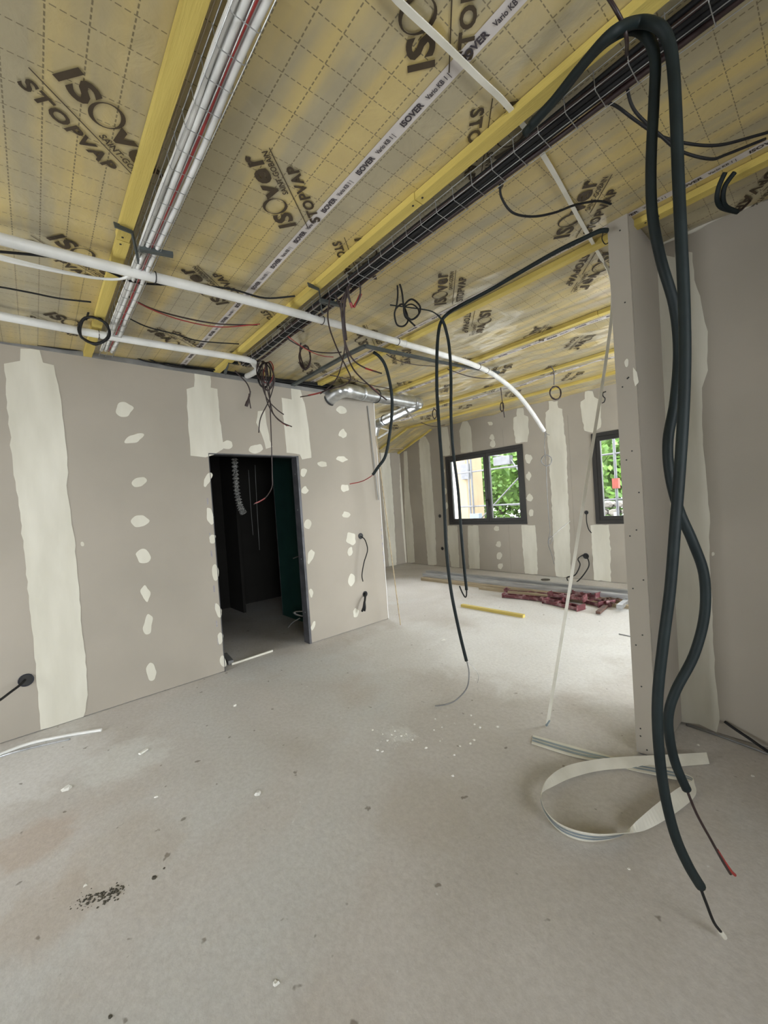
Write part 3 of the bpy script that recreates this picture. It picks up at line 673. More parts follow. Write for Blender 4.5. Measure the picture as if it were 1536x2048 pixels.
obj('bare_cable', G().tube(smooth(WW([(1398,1768,1.25),(1412,1805,1.26),(1428,1845,1.28),(1446,1868,1.3)], 1), 5), .0045, 7), 'black', cb2)
obj('cut_end', G().tube(WW([(1440,1862,1.295),(1449,1874,1.305)], 1), .0075, 8), 'whitecord', cb2)
# tie wires at the arch
cable('tie_wire', 'thin galvanised tie wire twisted at the top of the thick conduits', WW([(1262,36,1.2),(1274,26,1.19),(1282,22,1.19),(1280,34,1.18),(1274,48,1.17)], 1), .003, 'track', cat='wire')
cable('brown_cable', 'brown cable dropping past the arch of the thick conduits into the tray', WW([(1212,-12,1.1),(1232,20,1.1),(1247,50,1.12),(1254,85,1.15),(1253,110,1.25)], 1), .0055, 'brown')
cable('black_cable', 'black cable sagging from the tray edge to the right batten, upper of the pair', WW([(1208,205),(1232,212),(1270,240),(1320,272),(1380,288),(1440,290),(1510,272),(1560,258)], 1.42, 1.5), .0052, 'black')
cable('black_cable', 'black cable sagging from the tray edge to the right batten, lower of the pair', WW([(1256,150),(1256,185),(1272,225),(1320,270),(1360,302),(1420,318),(1455,308),(1530,278)], 1.36, 1.5), .0052, 'black')
cable('black_cable', 'thin black cable arcing from the tray to the top of the stub wall', WW([(1000,368),(1003,395),(1025,425),(1065,433),(1110,425),(1150,410),(1195,402),(1222,408)], 1.75, 1.95), .0052, 'black')
for k, (a, lab) in enumerate(((0, 'left'), (12, 'right'))):
    cable('cable_stub', '%s black cable hooked over the top of the right wall' % lab, WW([(1450+a*1.6,345),(1438+a,372),(1434+a,398),(1444+a*.8,415),(1475,424)], 1.82, 1.93), .0105, 'teal')
cable('cable_stub', 'brown frayed cable end on top of the right wall', WW([(1462,418),(1478,422),(1490,412),(1500,402)], 1.93, 1.98), .006, 'brown')
# long dark conduit from the stub wall along the third batten, dropping as a pair
c3 = cable('corrugated_conduit', 'dark conduit along a yellow batten from the stub wall, then left of the hanging pair',
    [C(1215,461,-.07), C(1198,463,-.07), C(1165,478,-.06), C(1110,505,-.06), C(1040,545,-.06), C(980,580,-.06), C(920,612,-.07), W(897,626,3.0), W(883,642,3.02), W(877,665,3.03), W(874,710,3.04), W(874,780,3.05), W(878,850,3.05), W(884,930,3.05), W(889,1020,3.04), W(893,1100,3.03), W(902,1180,3.0), W(918,1260,2.98), W(933,1322,2.96)], .0125, 'teal', n=9)
obj('bare_cable', G().tube(smooth(WW([(933,1320,2.96),(938,1345,2.95),(934,1375,2.93),(915,1398,2.91),(895,1408,2.9),(870,1412,2.905)], 1), 5), .0048, 6), 'track', c3)
obj('bare_cable', G().tube(smooth(WW([(936,1325,2.96),(950,1338,2.95),(957,1352,2.94),(955,1366,2.93)], 1), 5), .0016, 5), 'wire', c3)
c4 = cable('corrugated_conduit', 'dark conduit hanging as the right of the pair, hooked at its lower end',
    WW([(780,610,2.85),(840,618,2.9),(866,624,2.95),(884,640,3.0),(893,665,3.03),(899,700,3.05),(902,760,3.06),(902,830,3.06),(906,900,3.07),(916,980,3.08),(922,1060,3.09),(928,1130,3.1),(933,1180,3.1)], 1), [.0045]*15+[.0065]*3+[.0115]*55, 'teal', n=9)
obj('bare_cable', G().tube(smooth(WW([(933,1175,3.1),(933,1190,3.1),(930,1194,3.1),(924,1184,3.1),(919,1172,3.1)], 1), 5), .0055, 6), 'black', c4)
c5 = cable('corrugated_conduit', 'short dark conduit curving down beside the wall end with a red wire', WW([(1065,935),(1100,960),(1135,1010),(1162,1100),(1178,1200),(1180,1300),(1168,1420),(1140,1570),(1095,1640),(1062,1688)], 3.7, 3.9, **K4), .0145, 'teal', n=9)
obj('red_conductor', G().tube(smooth(WW([(1065,1685),(1040,1705),(990,1730),(920,1745)], 3.9, 3.95, **K4), 5), .0045, 6), 'redwire', c5)
# hanging wires from the black tray
def redend(o, pts, r=.0045): obj('red_conductor', G().tube(smooth(pts, 4), r, 6), 'redwire', o)
cable('hanging_wire', 'dark wire from the tray curving behind the rail and hooking left', WW([(800,600),(785,700),(800,800),(850,930),(905,1040),(925,1100),(880,1140),(780,1168),(740,1190)], 2.5, 3.3, **K4), .0052, 'brown')
o = cable('hanging_wire', 'dark wire from the tray ending over the front of the duct', WW([(830,585),(868,680),(880,820),(905,950),(950,1050),(1040,1140),(1090,1185),(1147,1228)], 2.5, 3.0, **K4), .0055, 'brown'); redend(o, WW([(1045,1143,2.98),(1075,1168,2.985),(1105,1198,2.99)], 1, **K4), .0062)
o = cable('hanging_wire', 'dark wire from the tray with a red section pointing right below the rail', WW([(905,550),(868,640),(880,800),(900,900),(940,980),(1010,1030),(1117,1066)], 2.45, 2.7, **K4), .0052, 'brown'); redend(o, WW([(1015,1034,2.66),(1050,1045,2.675),(1085,1056,2.69)], 1, **K4), .006)
o = cable('hanging_wire', 'dark wire from the tray sweeping left with a red end near the wall top', WW([(920,560),(888,640),(885,760),(890,900),(865,1030),(830,1110),(745,1182),(617,1210)], 2.5, 3.5, **K4), .0048, 'brown'); redend(o, WW([(745,1182,3.34),(700,1193,3.4),(665,1200,3.45)], 1, **K4), .006)
cable('hanging_wire', 'thick dark wire bundle dropping straight from the tray', WW([(950,470),(910,540),(885,650),(885,760),(897,862)], 2.4, 2.6, **K4), .010, 'brown')
o = cable('hanging_wire', 'short wire loop with a red frayed end below the tray', WW([(930,480),(965,490),(985,540),(980,600),(950,655)], 2.4, 2.45, **K4), .005, 'brown'); redend(o, WW([(988,575,2.44),(968,620,2.45),(945,657,2.45)], 1, **K4), .009)
o = cable('hanging_wire', 'short straight wire with a red tip left of the frayed loop', WW([(905,530),(915,600),(935,662)], 2.42, 2.45, **K4), .007, 'brown'); redend(o, WW([(925,630,2.438),(936,662,2.45)], 1, **K4), .0085)
cable('slack_wire', 'dark wire knot hanging below the tray in a narrow loop', WW([(1080,400),(1150,415),(1200,460),(1215,560),(1208,650),(1195,700),(1210,765),(1250,775),(1278,740),(1265,680),(1240,640),(1205,665)], 2.6, 2.75, **K4), .0058, 'black')
o = cable('slack_wire', 'dark wire beside the knot curling into round loops', WW([(1120,410),(1190,440),(1235,540),(1250,640),(1262,700),(1300,735),(1345,700),(1350,650),(1300,610),(1255,650),(1258,710),(1285,740),(1322,775)], 2.6, 2.75, **K4), .0062, 'black')
obj('round_loop', G().tube(smooth(WW([(1255,660),(1300,640),(1340,670),(1340,710),(1300,735),(1262,700)], 2.74, None, **K4), 5, True), .005, 6, True), 'black', o)
cable('hanging_wire', 'single thin wire curl hooked left of the knotted loops', WW([(1190,470),(1175,485),(1150,490),(1145,525)], 2.62, None, **K4), .002, 'brown')
def coil(name, label, cu, cv, D, ru, rv, r, material, turns=3, tilt=0, drop=None, seed=1, cat='cable coil'):
    rr = random.Random(seed); pts = []
    for i in range(turns*12+1):
        a = 2*math.pi*i/12; k = rr.uniform(.9, 1.08)
        du, dv = ru*k*math.cos(a), rv*k*math.sin(a)
        pts.append(W(cu+du*math.cos(tilt)-dv*math.sin(tilt), cv+du*math.sin(tilt)+dv*math.cos(tilt), D+.012*(i/12-turns/2)))
    o = obj(name, G().tube(smooth(pts, 3), r, 6), material, sm=True, label=label, cat=cat)
    if drop: obj('lead', G().tube(smooth(WW(drop, D), 5), r, 6), material, o)
    return o
coil('cable_coil', 'thick coil of black cable hanging below the white tray', 188, 661, 2.6, 31, 26, .0062, 'black', 4, .5, [(197,571,2.55),(186,585),(180,610),(176,628),(172,640)], 3)
coil('cable_coil', 'upright coil of dark wire hanging near the lower conduit elbow', 610, 715, 3.45, 11, 23, .006, 'brown', 3, 0, [(612,645,3.2),(604,675,3.4),(600,705),(608,735),(612,740)], 5)
coil('cable_coil', 'round coil of brown cable hanging from the far ceiling by the tall filler stripe', 1111, 786, 4.8, 11, 13, .006, 'brown', 4, 0, [(1102,732,4.7),(1108,745,4.75),(1108,770)], 6)
coil('cable_coil', 'small narrow coil of brown wire left of the drooping conduit', 1004, 814, 5.9, 3.5, 9, .007, 'brown', 3, 0, [(1000,762,5.6),(1003,790),(1007,820),(1009,835)], 7)
coil('cable_coil', 'small brown coil behind the hanging pair of conduits', 869, 828, 6.6, 4, 10, .007, 'brown', 2, 0, [(865,805,6.5),(868,820)], 8)
coil('cable_coil', 'thin grey wire coil hanging in front of the back wall stripe', 1093, 921, 5.6, 10.5, 11, .0045, 'track', 3, 0, [(1090,866,5.42),(1089,890),(1090,915)], 9)
cable('grey_wire', 'long thin grey wire dropping from the wire coil down the back wall', WW([(1090,900),(1092,930),(1094,980),(1097,1030),(1100,1062),(1096,1085),(1103,1108),(1108,1128)], 5.6, 6.2), .0045, 'track')
cable('grey_wire', 'stiff grey wire end sticking out from the thin hanging wire', WW([(1099,1080),(1112,1066),(1140,1042)], 6.0, 6.1), .005, 'wire')
coil('wire_twist', 'twisted grey wire end low on the hanging thin wire', 1101, 1080, 6.0, 3.5, 8, .004, 'track', 2, .2, None, 10, 'wire')
# tangle above the left wall
tb = [(380,1050,30,60,0),(395,1075,38,75,.1),(410,1080,42,85,-.08),(420,1060,30,70,.15),(390,1100,30,55,-.1)]
for k, (x, y, a, b, t) in enumerate(tb):
    coil('wire_loop', ['leftmost', 'second', 'largest', 'most tilted', 'lowest'][k]+' loop in the tangle of dark wires at the conduit elbow', 400+x/3.072, 400+y/3.072, 3.62+.02*k, a/3.072, b/3.072, .0052, ['brown', 'black', 'brown', 'redwire', 'black'][k], 1 if k == 3 else 2, t, None, 20+k, 'wire')
tails = [([(345,985),(375,1060),(385,1150),(415,1225),(470,1285),(515,1318)], 'tail wire of the tangle ending furthest up on the right', 'brown', None),
         ([(380,1000),(395,1150),(420,1260),(480,1350),(565,1393)], 'tail wire of the tangle ending furthest right with a red stretch', 'brown', [(488,1355),(515,1375),(545,1387)]),
         ([(420,1000),(455,1080),(455,1130),(425,1230),(372,1340),(361,1430)], 'tail wire of the tangle curving down to the left', 'brown', None),
         ([(400,1000),(410,1130),(430,1230),(455,1320),(535,1388)], 'short tail wire of the tangle between the two right ones', 'brown', None)]
for pts, lab, m_, rd in tails:
    o = cable('wire_tail', lab, WW(pts, 3.6, 3.68, **K4), .0052, m_, cat='wire')
    if rd: redend(o, WW(rd, 3.675, 3.68, **K4), .006)
o = cable('wire_tail', 'long thin wire from the tangle hanging in front of the dark doorway', WW([(410,1000,3.62),(425,1150,3.64),(432,1300,3.66),(440,1530,3.68),(444,1700,3.7),(443,1760,3.71),(415,1815,3.72),(380,1845,3.73),(330,1870,3.74)], 1, **K4), .005, 'brown', cat='wire')
redend(o, WW([(400,1832,3.725),(370,1850,3.73),(338,1865,3.74)], 1, **K4), .0062)
o = cable('wire_tail', 'short wire with a taped end hanging left of the tangle', WW([(215,1050),(255,1090),(290,1130),(308,1180),(300,1220),(285,1268)], 3.7, 3.75, **K4), .006, 'brown', cat='wire')
obj('taped_end', G().tube(smooth(WW([(310,1175,3.74),(300,1215,3.745),(283,1268,3.75)], 1, **K4), 4), [.006]*3+[.010]*3+[.016]*3, 7), 'brown', o)
obj('loose_end', G().tube(smooth(WW([(300,1190,3.74),(305,1240,3.745),(312,1280,3.75)], 1, **K4), 4), .005, 6), 'brown', o)
# wires stretched along the ceiling at left
cable('ceiling_wire', 'black wire crossing the film at far left towards the first batten', [C(-60,566,-.03), C(0,574,-.03), C(60,585,-.03), C(120,597,-.03), C(182,604,-.04)], .005, 'black')
cable('ceiling_wire', 'black wire from the white tray behind the upper conduit to the second batten', [C(258,562,-.08), C(300,568,-.06), C(420,573,-.05), C(470,580,-.05), C(530,596,-.05), C(590,592,-.05)], .0055, 'black')
cable('ceiling_wire', 'black wire running behind the upper conduit at far left', [C(-40,500,-.03), C(40,507,-.03), C(110,515,-.03), C(190,532,-.03), C(248,557,-.05)], .0065, 'black')
o = cable('ceiling_wire', 'dark red wire bowing from the white tray to the second batten', [C(252,590,-.06), C(300,616,-.05), C(370,636,-.05), C(440,648,-.05), C(515,650,-.05)], .0052, 'brown')
cable('ceiling_wire', 'bright red wire running just below the dark red one', [C(268,601,-.07), C(310,622,-.06), C(370,642,-.06), C(440,654,-.06), C(520,648,-.06)], .0038, 'redwire')
cable('ceiling_wire', 'thin black wire from the white tray to the foot of the second batten, lower one', [C(232,622,-.05), C(290,652,-.05), C(350,668,-.05), C(400,682,-.05), C(478,688,-.05)], .0045, 'black')
cable('ceiling_wire', 'thin dark wire drooping from tray to rail below the black tray', WW([(520,840),(600,890),(700,930),(800,940),(870,935)], 3.1, 3.2, **K4), .0048, 'brown')
cable('ceiling_wire', 'thin red wire beside the upright coil', WW([(530,830),(640,910),(740,955),(820,965)], 3.1, 3.2, **K4), .0032, 'redwire')
cable('ceiling_wire', 'thin dark wire drooping behind the bent rail to the fourth batten', WW([(1110,920),(1190,975),(1310,1010),(1450,1022)], 3.8, 4.2, **K4), .004, 'brown')
cable('ceiling_wire', 'thin dark wire below the drooping conduit near the hanging pair', WW([(895,738),(935,752),(970,757),(998,755)], 4.3, 4.7), .005, 'brown')
cable('ceiling_wire', 'thin dark wire along the ceiling between rail and duct', WW([(800,1075),(950,1110),(1060,1140),(1170,1160)], 4.3, 4.8, **K4), .005, 'brown')
cable('ceiling_wire', 'thin wire sagging beside the duct elbow in the far corner', WW([(842,845),(858,851),(872,853),(890,850)], 6.8, 7.2), .006, 'brown')
cable('support_wire', 'short thin wire hanging from the duct elbow', WW([(818,826),(828,842)], 6.5, 6.6), .004, 'track', k=1)
# cables lying on top of the left wall
for k in range(12):
    rr = random.Random(80+k); x0 = XL-.015-.028*(k//3); z0 = HW+.015+.024*(k % 3)
    pts = [Vector((x0+rr.uniform(-.012, .012), -1.2+.45*i, z0+rr.uniform(0, .012))) for i in range(11)]
    cable('wall_top_cable', 'black cable lying along the top of the left wall', pts, .0125, 'black', group='black cables along the left wall top')
cable('loose_cable', 'thin black cable sagging over the wall track near the white filler stripe', [onx(75,690,XL+.02), onx(150,700,XL+.02), onx(235,700,XL+.02), onx(290,722,XL+.02), onx(340,728,XL+.02), onx(400,735,XL+.02), onx(450,742,XL+.02)], .0055, 'black')
cable('loose_cable', 'second thin black cable crossing the wall track above the doorway', [onx(230,695,XL+.05), onx(270,705,XL+.04), onx(320,727,XL+.03), onx(380,737,XL+.03), onx(450,741,XL+.03)], .0055, 'black')
for k in range(3):
    cable('wall_top_cable', ['upper', 'middle', 'lower'][k]+' thick black cable over the wall top behind the bent rail', [onx(540,742+5*k,XL-.05), onx(585,752+5*k,XL-.05), onx(620,768+3*k,XL-.05), onx(655,780+2*k,XL-.08)], .013, 'black')
obj('crumpled_film', G().prism(jag([onx(316,726,XL-.03), onx(330,714,XL-.03), onx(352,712,XL-.03), onx(362,730,XL-.03)], step=.03, amp=.012), (-1, 0, 0), .02), 'tape', label='scrap of pale crumpled film on the left wall top', cat='film')
# white profile along the ceiling that then drops to the floor
pp = [C(770,-36,-.02), C(795,0,-.02), C(880,80,-.02), C(960,158,-.02), C(1010,206,-.016), C(1060,270,-.016), C(1110,350,-.018), C(1165,450,-.02), C(1200,512,-.03), W(1222,556,2.62), W(1224,620,2.66), W(1212,720,2.67), W(1190,860,2.66), W(1166,1010,2.64), W(1142,1160,2.62), W(1116,1320,2.6), W(1098,1430,2.59), W(1095,1450,2.588)]
sp = smooth(pp, 6); g = G()
for i, p in enumerate(sp):
    t = (sp[min(i+1, len(sp)-1)]-sp[max(i-1, 0)]).normalized(); view = Vector((0, 0, 1)) if i < 50 else Vector((.5, -.85, 0))
    a = t.cross(view).normalized()*.0095; b = a.cross(t).normalized()*.0025
    g.v += [p-a-b, p+a-b, p+a+b, p-a+b]
g.f = [(k*4+j, k*4+(j+1) % 4, k*4+4+(j+1) % 4, k*4+4+j) for k in range(len(sp)-1) for j in range(4)] + [(0, 1, 2, 3), tuple(4*(len(sp)-1)+j for j in (3, 2, 1, 0))]
cp = obj('plastic_profile', g, 'whitecord', label='long thin cream plastic profile running over the ceiling and dropping to the floor', cat='profile')
obj('metal_tip', G().bar(W(1099,1440,2.586), W(1092,1452,2.584), .014, .006), 'stripgrey', cp)
# leaning thin strips at the left wall end
ls = obj('leaning_strip', G().bar(W(752,872,4.7), onz(801,1250,.004), .016, .006, Vector((1, .3, 0))), 'timber', label='thin yellowish strip leaning against the end of the left wall, its foot on the floor', cat='strip')
obj('leaning_strip', G().bar(onx(735,812,XL+.012), onx(757,1000,XL+.03), .014, .005, Vector((1, .3, 0))), 'track', label='thin grey metal strip leaning flat on the left wall near its end', cat='strip')
obj('corner_bead', G().box((XL-.002, YE+.008, .01), (XL+.0015, YE+.015, HW-.04)), 'reveal', wl)

# ================================================================== CORNER TAPE LOOP ON THE FLOOR
def ribbon(stations, lab):
    """stations: ((u,v,z) edge A, (u,v,z) edge B)"""
    Aa = smooth([onz(*s[0]) for s in stations], 7); Bb = smooth([onz(*s[1]) for s in stations], 7)
    n = len(Aa); g = G(); th = .0012; st = [G(), G()]
    nr = []
    for i in range(n):
        t = (Aa[min(i+1, n-1)]-Aa[max(i-1, 0)]) + (Bb[min(i+1, n-1)]-Bb[max(i-1, 0)]); nr.append(t.cross(Bb[i]-Aa[i]).normalized())
    for i in range(n): g.v += [Aa[i]+nr[i]*th, Bb[i]+nr[i]*th, Bb[i]-nr[i]*th, Aa[i]-nr[i]*th]
    g.f = [(k*4+j, k*4+(j+1) % 4, k*4+4+(j+1) % 4, k*4+4+j) for k in range(n-1) for j in range(4)] + [(3, 2, 1, 0), tuple(4*(n-1)+j for j in range(4))]
    o = obj('corner_tape', g, 'whitecord', label=lab, cat='tape')
    for q, (a, b) in enumerate(((.24, .44), (.54, .74))):
        s = G()
        for i in range(n):
            p, r = Aa[i].lerp(Bb[i], a), Aa[i].lerp(Bb[i], b); s.v += [p-nr[i]*th*2.2, r-nr[i]*th*2.2]
        s.f = [(2*i, 2*i+1, 2*i+3, 2*i+2) for i in range(n-1)]
        obj('metal_inlay', s, 'stripgrey', o)
    return o
ribbon([((1413,1505,.035),(1419,1528,.005)), ((1340,1509,.03),(1340,1534,.006)), ((1260,1513,.035),(1262,1536,.01)), ((1190,1519,.045),(1196,1542,.015)),
        ((1130,1533,.055),(1142,1556,.025)), ((1096,1556,.065),(1104,1574,.035)), ((1084,1580,.07),(1088,1582,.035)), ((1083,1598,.075),(1082,1592,.03)), ((1092,1622,.075),(1086,1618,.02)),
        ((1115,1645,.07),(1108,1652,.012)), ((1150,1660,.06),(1140,1674,.008)), ((1195,1668,.055),(1185,1683,.008)), ((1240,1667,.05),(1240,1672,.012)),
        ((1285,1662,.012),(1275,1640,.05)), ((1330,1640,.012),(1310,1610,.05)), ((1370,1612,.015),(1350,1580,.05)), ((1390,1592,.02),(1374,1566,.045)), ((1391,1575,.028),(1385,1560,.035)), ((1378,1562,.022),(1383,1553,.028)), ((1345,1558,.018),(1350,1540,.02)),
        ((1300,1548,.012),(1310,1532,.014)), ((1262,1540,.008),(1270,1525,.01)), ((1210,1525,.006),(1220,1512,.006)), ((1145,1513,.004),(1160,1496,.004)), ((1063,1487,.004),(1066,1470,.004))],
       'cream paper corner tape with twin metal inlays looped on the floor by the stub wall')

# ================================================================== ELECTRIC BOXES AND THEIR CABLES
def ebox(c, nrm, r, label, cab, cr=.005, cm='black', front=None):
    nrm = Vector(nrm); o = obj('electric_box', G().disc(c, nrm, r, .004, 18), 'screw', label=label, cat='electric box')
    a = nrm.orthogonal().normalized(); b = nrm.cross(a)
    obj('rim', G().tube([c+nrm*.004+(a*math.cos(i*.349)+b*math.sin(i*.349))*r for i in range(18)], .004, 5, True), 'blue', o)
    for p in cab or []: obj('cable_end', G().tube(smooth(p, 6), cr, 7), cm, o, sm=True)
    return o
X = lambda u, v, o=.0: onx(u, v, XL+o)
ebox(X(721,1072), (1,0,0), .033, 'round box in the left wall with a long curled cable, above the lower one', [[X(722,1073,.01), W(730,1080,4.9), W(735,1100,4.85), W(728,1125,4.85), W(724,1150,4.85), W(726,1163,4.85)]], .0065)
ebox(X(730,1188), (1,0,0), .033, 'round box low in the left wall near its end with a short thick stub', [[X(731,1186,.01), W(730,1198,4.9), W(729,1205,4.86)], [W(729,1203,4.86), W(727,1215,4.84), W(724,1223,4.84)], [W(729,1203,4.86), W(730,1215,4.84), W(729,1222,4.84)]], .013)
ebox(X(52,1360), (1,0,0), .042, 'round box low at far left of the left wall with a straight cable', [[X(50,1360,.01), X(40,1370,.06), X(20,1385,.12), X(0,1400,.16), X(-40,1426,.2)]], .0085)
Yb = lambda u, v, o=0: ony(u, v, YB-o)
ebox(Yb(1172,1112), (0,-1,0), .045, 'black box low on the back wall with a looped cable', [[Yb(1172,1110,.02), Yb(1178,1125,.1), Yb(1175,1138,.15), Yb(1158,1160,.2), Yb(1142,1168,.2), Yb(1134,1155,.2), Yb(1150,1150,.2), Yb(1160,1130,.15), Yb(1156,1118,.1), Yb(1166,1110,.03)]], .010)
ebox(Yb(1173,1025), (0,-1,0), .03, 'small black box on the back wall between the windows', [[Yb(1173,1025,.02), Yb(1173,1042,.06), Yb(1177,1058,.08), Yb(1183,1066,.08)]], .008)
ebox(Yb(880,1032), (0,-1,0), .035, 'upper of two small round holes left of the first window', None)
ebox(Yb(885,1097), (0,-1,0), .035, 'lower of two small round holes left of the first window', None)
cable('cable_stub', 'short S shaped cable stub on the back wall beside the leaning profile', [Yb(1212,783,.01), Yb(1206,786,.03), Yb(1206,792,.03), Yb(1210,797,.03), Yb(1208,804,.03), Yb(1204,806,.03)], .008, 'black')
cable('wall_cable', 'short black cable from the right wall beside the stub wall foot', [ony(1337,1345,2.97), ony(1339,1358,2.94), ony(1345,1376,2.9), ony(1352,1400,2.88)], .0075, 'black')
cable('floor_cable', 'black cable on the floor along the foot of the right wall', [onz(1372,1449,.008), onz(1420,1465,.008), onz(1470,1483,.008), onz(1536,1508,.008), onz(1620,1545,.008)], .006, 'track')
cable('floor_cable', 'black cable rising from the floor to the right wall', [ony(1449,1443,2.96), ony(1470,1458,2.95), ony(1500,1478,2.93), onz(1545,1508,.01), onz(1600,1530,.01)], .008, 'black')
cable('thin_wire', 'thin wire looping at the top left edge of the stub wall', WW([(1206,466),(1204,478),(1210,488),(1216,486)], 2.1), .0025, 'black')

# ================================================================== STACKS ON THE FAR FLOOR
def beam(name, u0, v0, u1, v1, z, w_, h_, mt, label, cat, group=None, **kw):
    a, b = onz(u0, v0, z), onz(u1, v1, z); a.z = b.z = z+h_/2
    return obj(name, G().bar(a, b, w_, h_), mt, label=label, cat=cat, group=group)
def cprofile(u0, v0, u1, v1, z, w_, h_, label, mt='alu'):
    a, b = onz(u0, v0, z), onz(u1, v1, z); t = .004; d = (b-a).normalized(); s = d.cross(Vector((0, 0, 1))).normalized()
    g = G().bar(a+Vector((0,0,h_)), b+Vector((0,0,h_)), w_, t)
    g.bar(a+s*(w_/2)+Vector((0,0,h_/2)), b+s*(w_/2)+Vector((0,0,h_/2)), t, h_).bar(a-s*(w_/2)+Vector((0,0,h_/2)), b-s*(w_/2)+Vector((0,0,h_/2)), t, h_)
    return obj('metal_stud', g, mt, label=label, cat='metal stud', group='metal studs stacked by the back wall')
cprofile(849,1152,1300,1203,.06,.10,.055, 'long galvanised stud, front one on top of the timber stack by the back wall')
cprofile(855,1146,1300,1192,.05,.09,.05, 'long galvanised stud behind the front one by the back wall')
beam('timber_beam', 845,1160,1300,1216, 0, .09, .055, 'timber', 'raw timber beam lying under the galvanised studs', 'timber')
beam('timber_beam', 960,1178,1300,1222, 0, .07, .04, 'timber', 'thinner raw timber lying in front of the stud stack', 'timber')
beam('yellow_batten', 924,1213,1048,1235, 0, .055, .035, 'batten', 'short yellow timber batten lying alone on the far floor', 'timber')
def prop(u0, v0, u1, v1, z, w_, label, mt='redsteel', plate=True):
    a, b = onz(u0, v0, z), onz(u1, v1, z); a.z = b.z = z+.03; d = (b-a).normalized(); s = d.cross(Vector((0, 0, 1))).normalized()*(w_/2)
    g = G().bar(a+s, b+s, .014, .038).bar(a-s, b-s, .014, .038).bar(a-Vector((0,0,.02)), b-Vector((0,0,.02)), w_, .008)
    o = obj('steel_channel', g, mt, label=label, cat='steel frame', group='red steel channels on the far floor')
    for t in (.03, .35, .65, .97):
        p = a.lerp(b, t); obj('rung', G().bar(p-s, p+s, .03, .04), mt, o)
    if plate:
        obj('end_plate', G().bar(b-s*1.35, b+s*1.35, .012, .09), mt, o); obj('end_plate', G().bar(a-s*1.2, a+s*1.2, .012, .07), mt, o)
    return o
prop(1008,1194,1128,1206,0,.10,'long red steel channel, left front of the pile')
prop(1012,1184,1165,1196,.0,.12,'red steel channel at the left rear of the pile')
prop(1092,1205,1162,1221,0,.12,'short red steel channel nearest the camera')
prop(1100,1192,1170,1201,.055,.10,'red steel channel lying on top of the pile')
prop(1140,1196,1205,1214,0,.10,'red steel channel with a pale worn face in the middle of the pile')
prop(1150,1188,1196,1196,.05,.09,'upper rear red steel channel beside the timber')
prop(1172,1196,1222,1212,.01,.10,'red steel channel at the right end of the pile')
def clamp(u, v, z, label):
    c = onz(u, v, z); g = G(); rr = random.Random(int(u))
    for k in range(3):
        p = c+Vector((rr.uniform(-.04, .04), rr.uniform(-.04, .04), .02+.015*k)); q = p+Vector((rr.uniform(-.1, .1), rr.uniform(-.1, .1), rr.uniform(-.01, .04)))
        g.bar(p, q, .02, .02)
    g.tube([c+Vector((.05*math.cos(i*.6), .035*math.sin(i*.6), .05+.02*math.sin(i))) for i in range(11)], .009, 6, True)
    return obj('scaffold_clamp', g, 'brownrust', label=label, cat='clamp', group='rusty clamps right of the red channels')
for u, v, lb in ((1211,1207,'rusty clamp closest to the red channel end'),(1218,1212,'rusty clamp in front of the heap'),(1224,1205,'rusty clamp in the middle of the heap'),(1231,1208,'rusty clamp right of the heap middle'),(1236,1203,'rusty clamp at the rear right of the heap')):
    clamp(u, v, 0, lb)
fe = onz(1240,1212,.01)
o = obj('square_tube', G().bar(onz(1238,1214,.05), onz(1254,1202,.05), .06, .05), 'alu', label='short pale square tube at the right end of the steel pile', cat='tube')
beam('steel_bar', 1196,1228,1212,1214, .01, .05, .03, 'brownrust', 'dark steel foot sticking out in front of the red channels', 'steel bar')
cable('floor_wire', 'short thin strip lying on the floor left of the stub wall', [onz(1238,1268,.004), onz(1262,1273,.004)], .006, 'track', k=1, cat='wire')
obj('floor_plug', G().disc(onz(1091,1160,.0), (0,0,1), .075, .012, 14), 'dirt', label='dark round plug on the floor at the foot of the back wall', cat='plug')
# strips on the floor by the left wall and in the doorway
def strip(p, q, w_, h_, mt, label, cat='strip'): return obj('floor_strip', G().bar(p, q, w_, h_), mt, label=label, cat=cat)
g = G(); a = [onz(-60,1532,.01), onz(0,1509,.012), onz(60,1487,.012), onz(130,1472,.012), onz(203,1460,.012)]; g.tube(smooth(a, 5), .011, 6)
obj('floor_strip', g, 'whitepvc', label='white plastic strip lying along the left wall foot, upper of two', cat='strip')
g = G(); a = [onz(-60,1536,.006), onz(0,1513,.006), onz(40,1501,.006), onz(90,1489,.006), onz(140,1478,.006)]; g.tube(smooth(a, 5), .007, 6)
obj('floor_strip', g, 'alu', label='thin grey strip just in front of the white one by the left wall foot', cat='strip')
pp0, pp1 = onz(463,1328,.01), onz(545,1301,.01)
obj('threshold_strip', G().bar(pp0, pp1, .022, .018), 'whitecord', label='pale strip lying across the dark doorway floor', cat='strip')
obj('threshold_block', G().bar(onz(449,1310,.02), onz(462,1325,.02), .05, .04), 'track', label='dark metal offcut at the left foot of the doorway', cat='offcut')
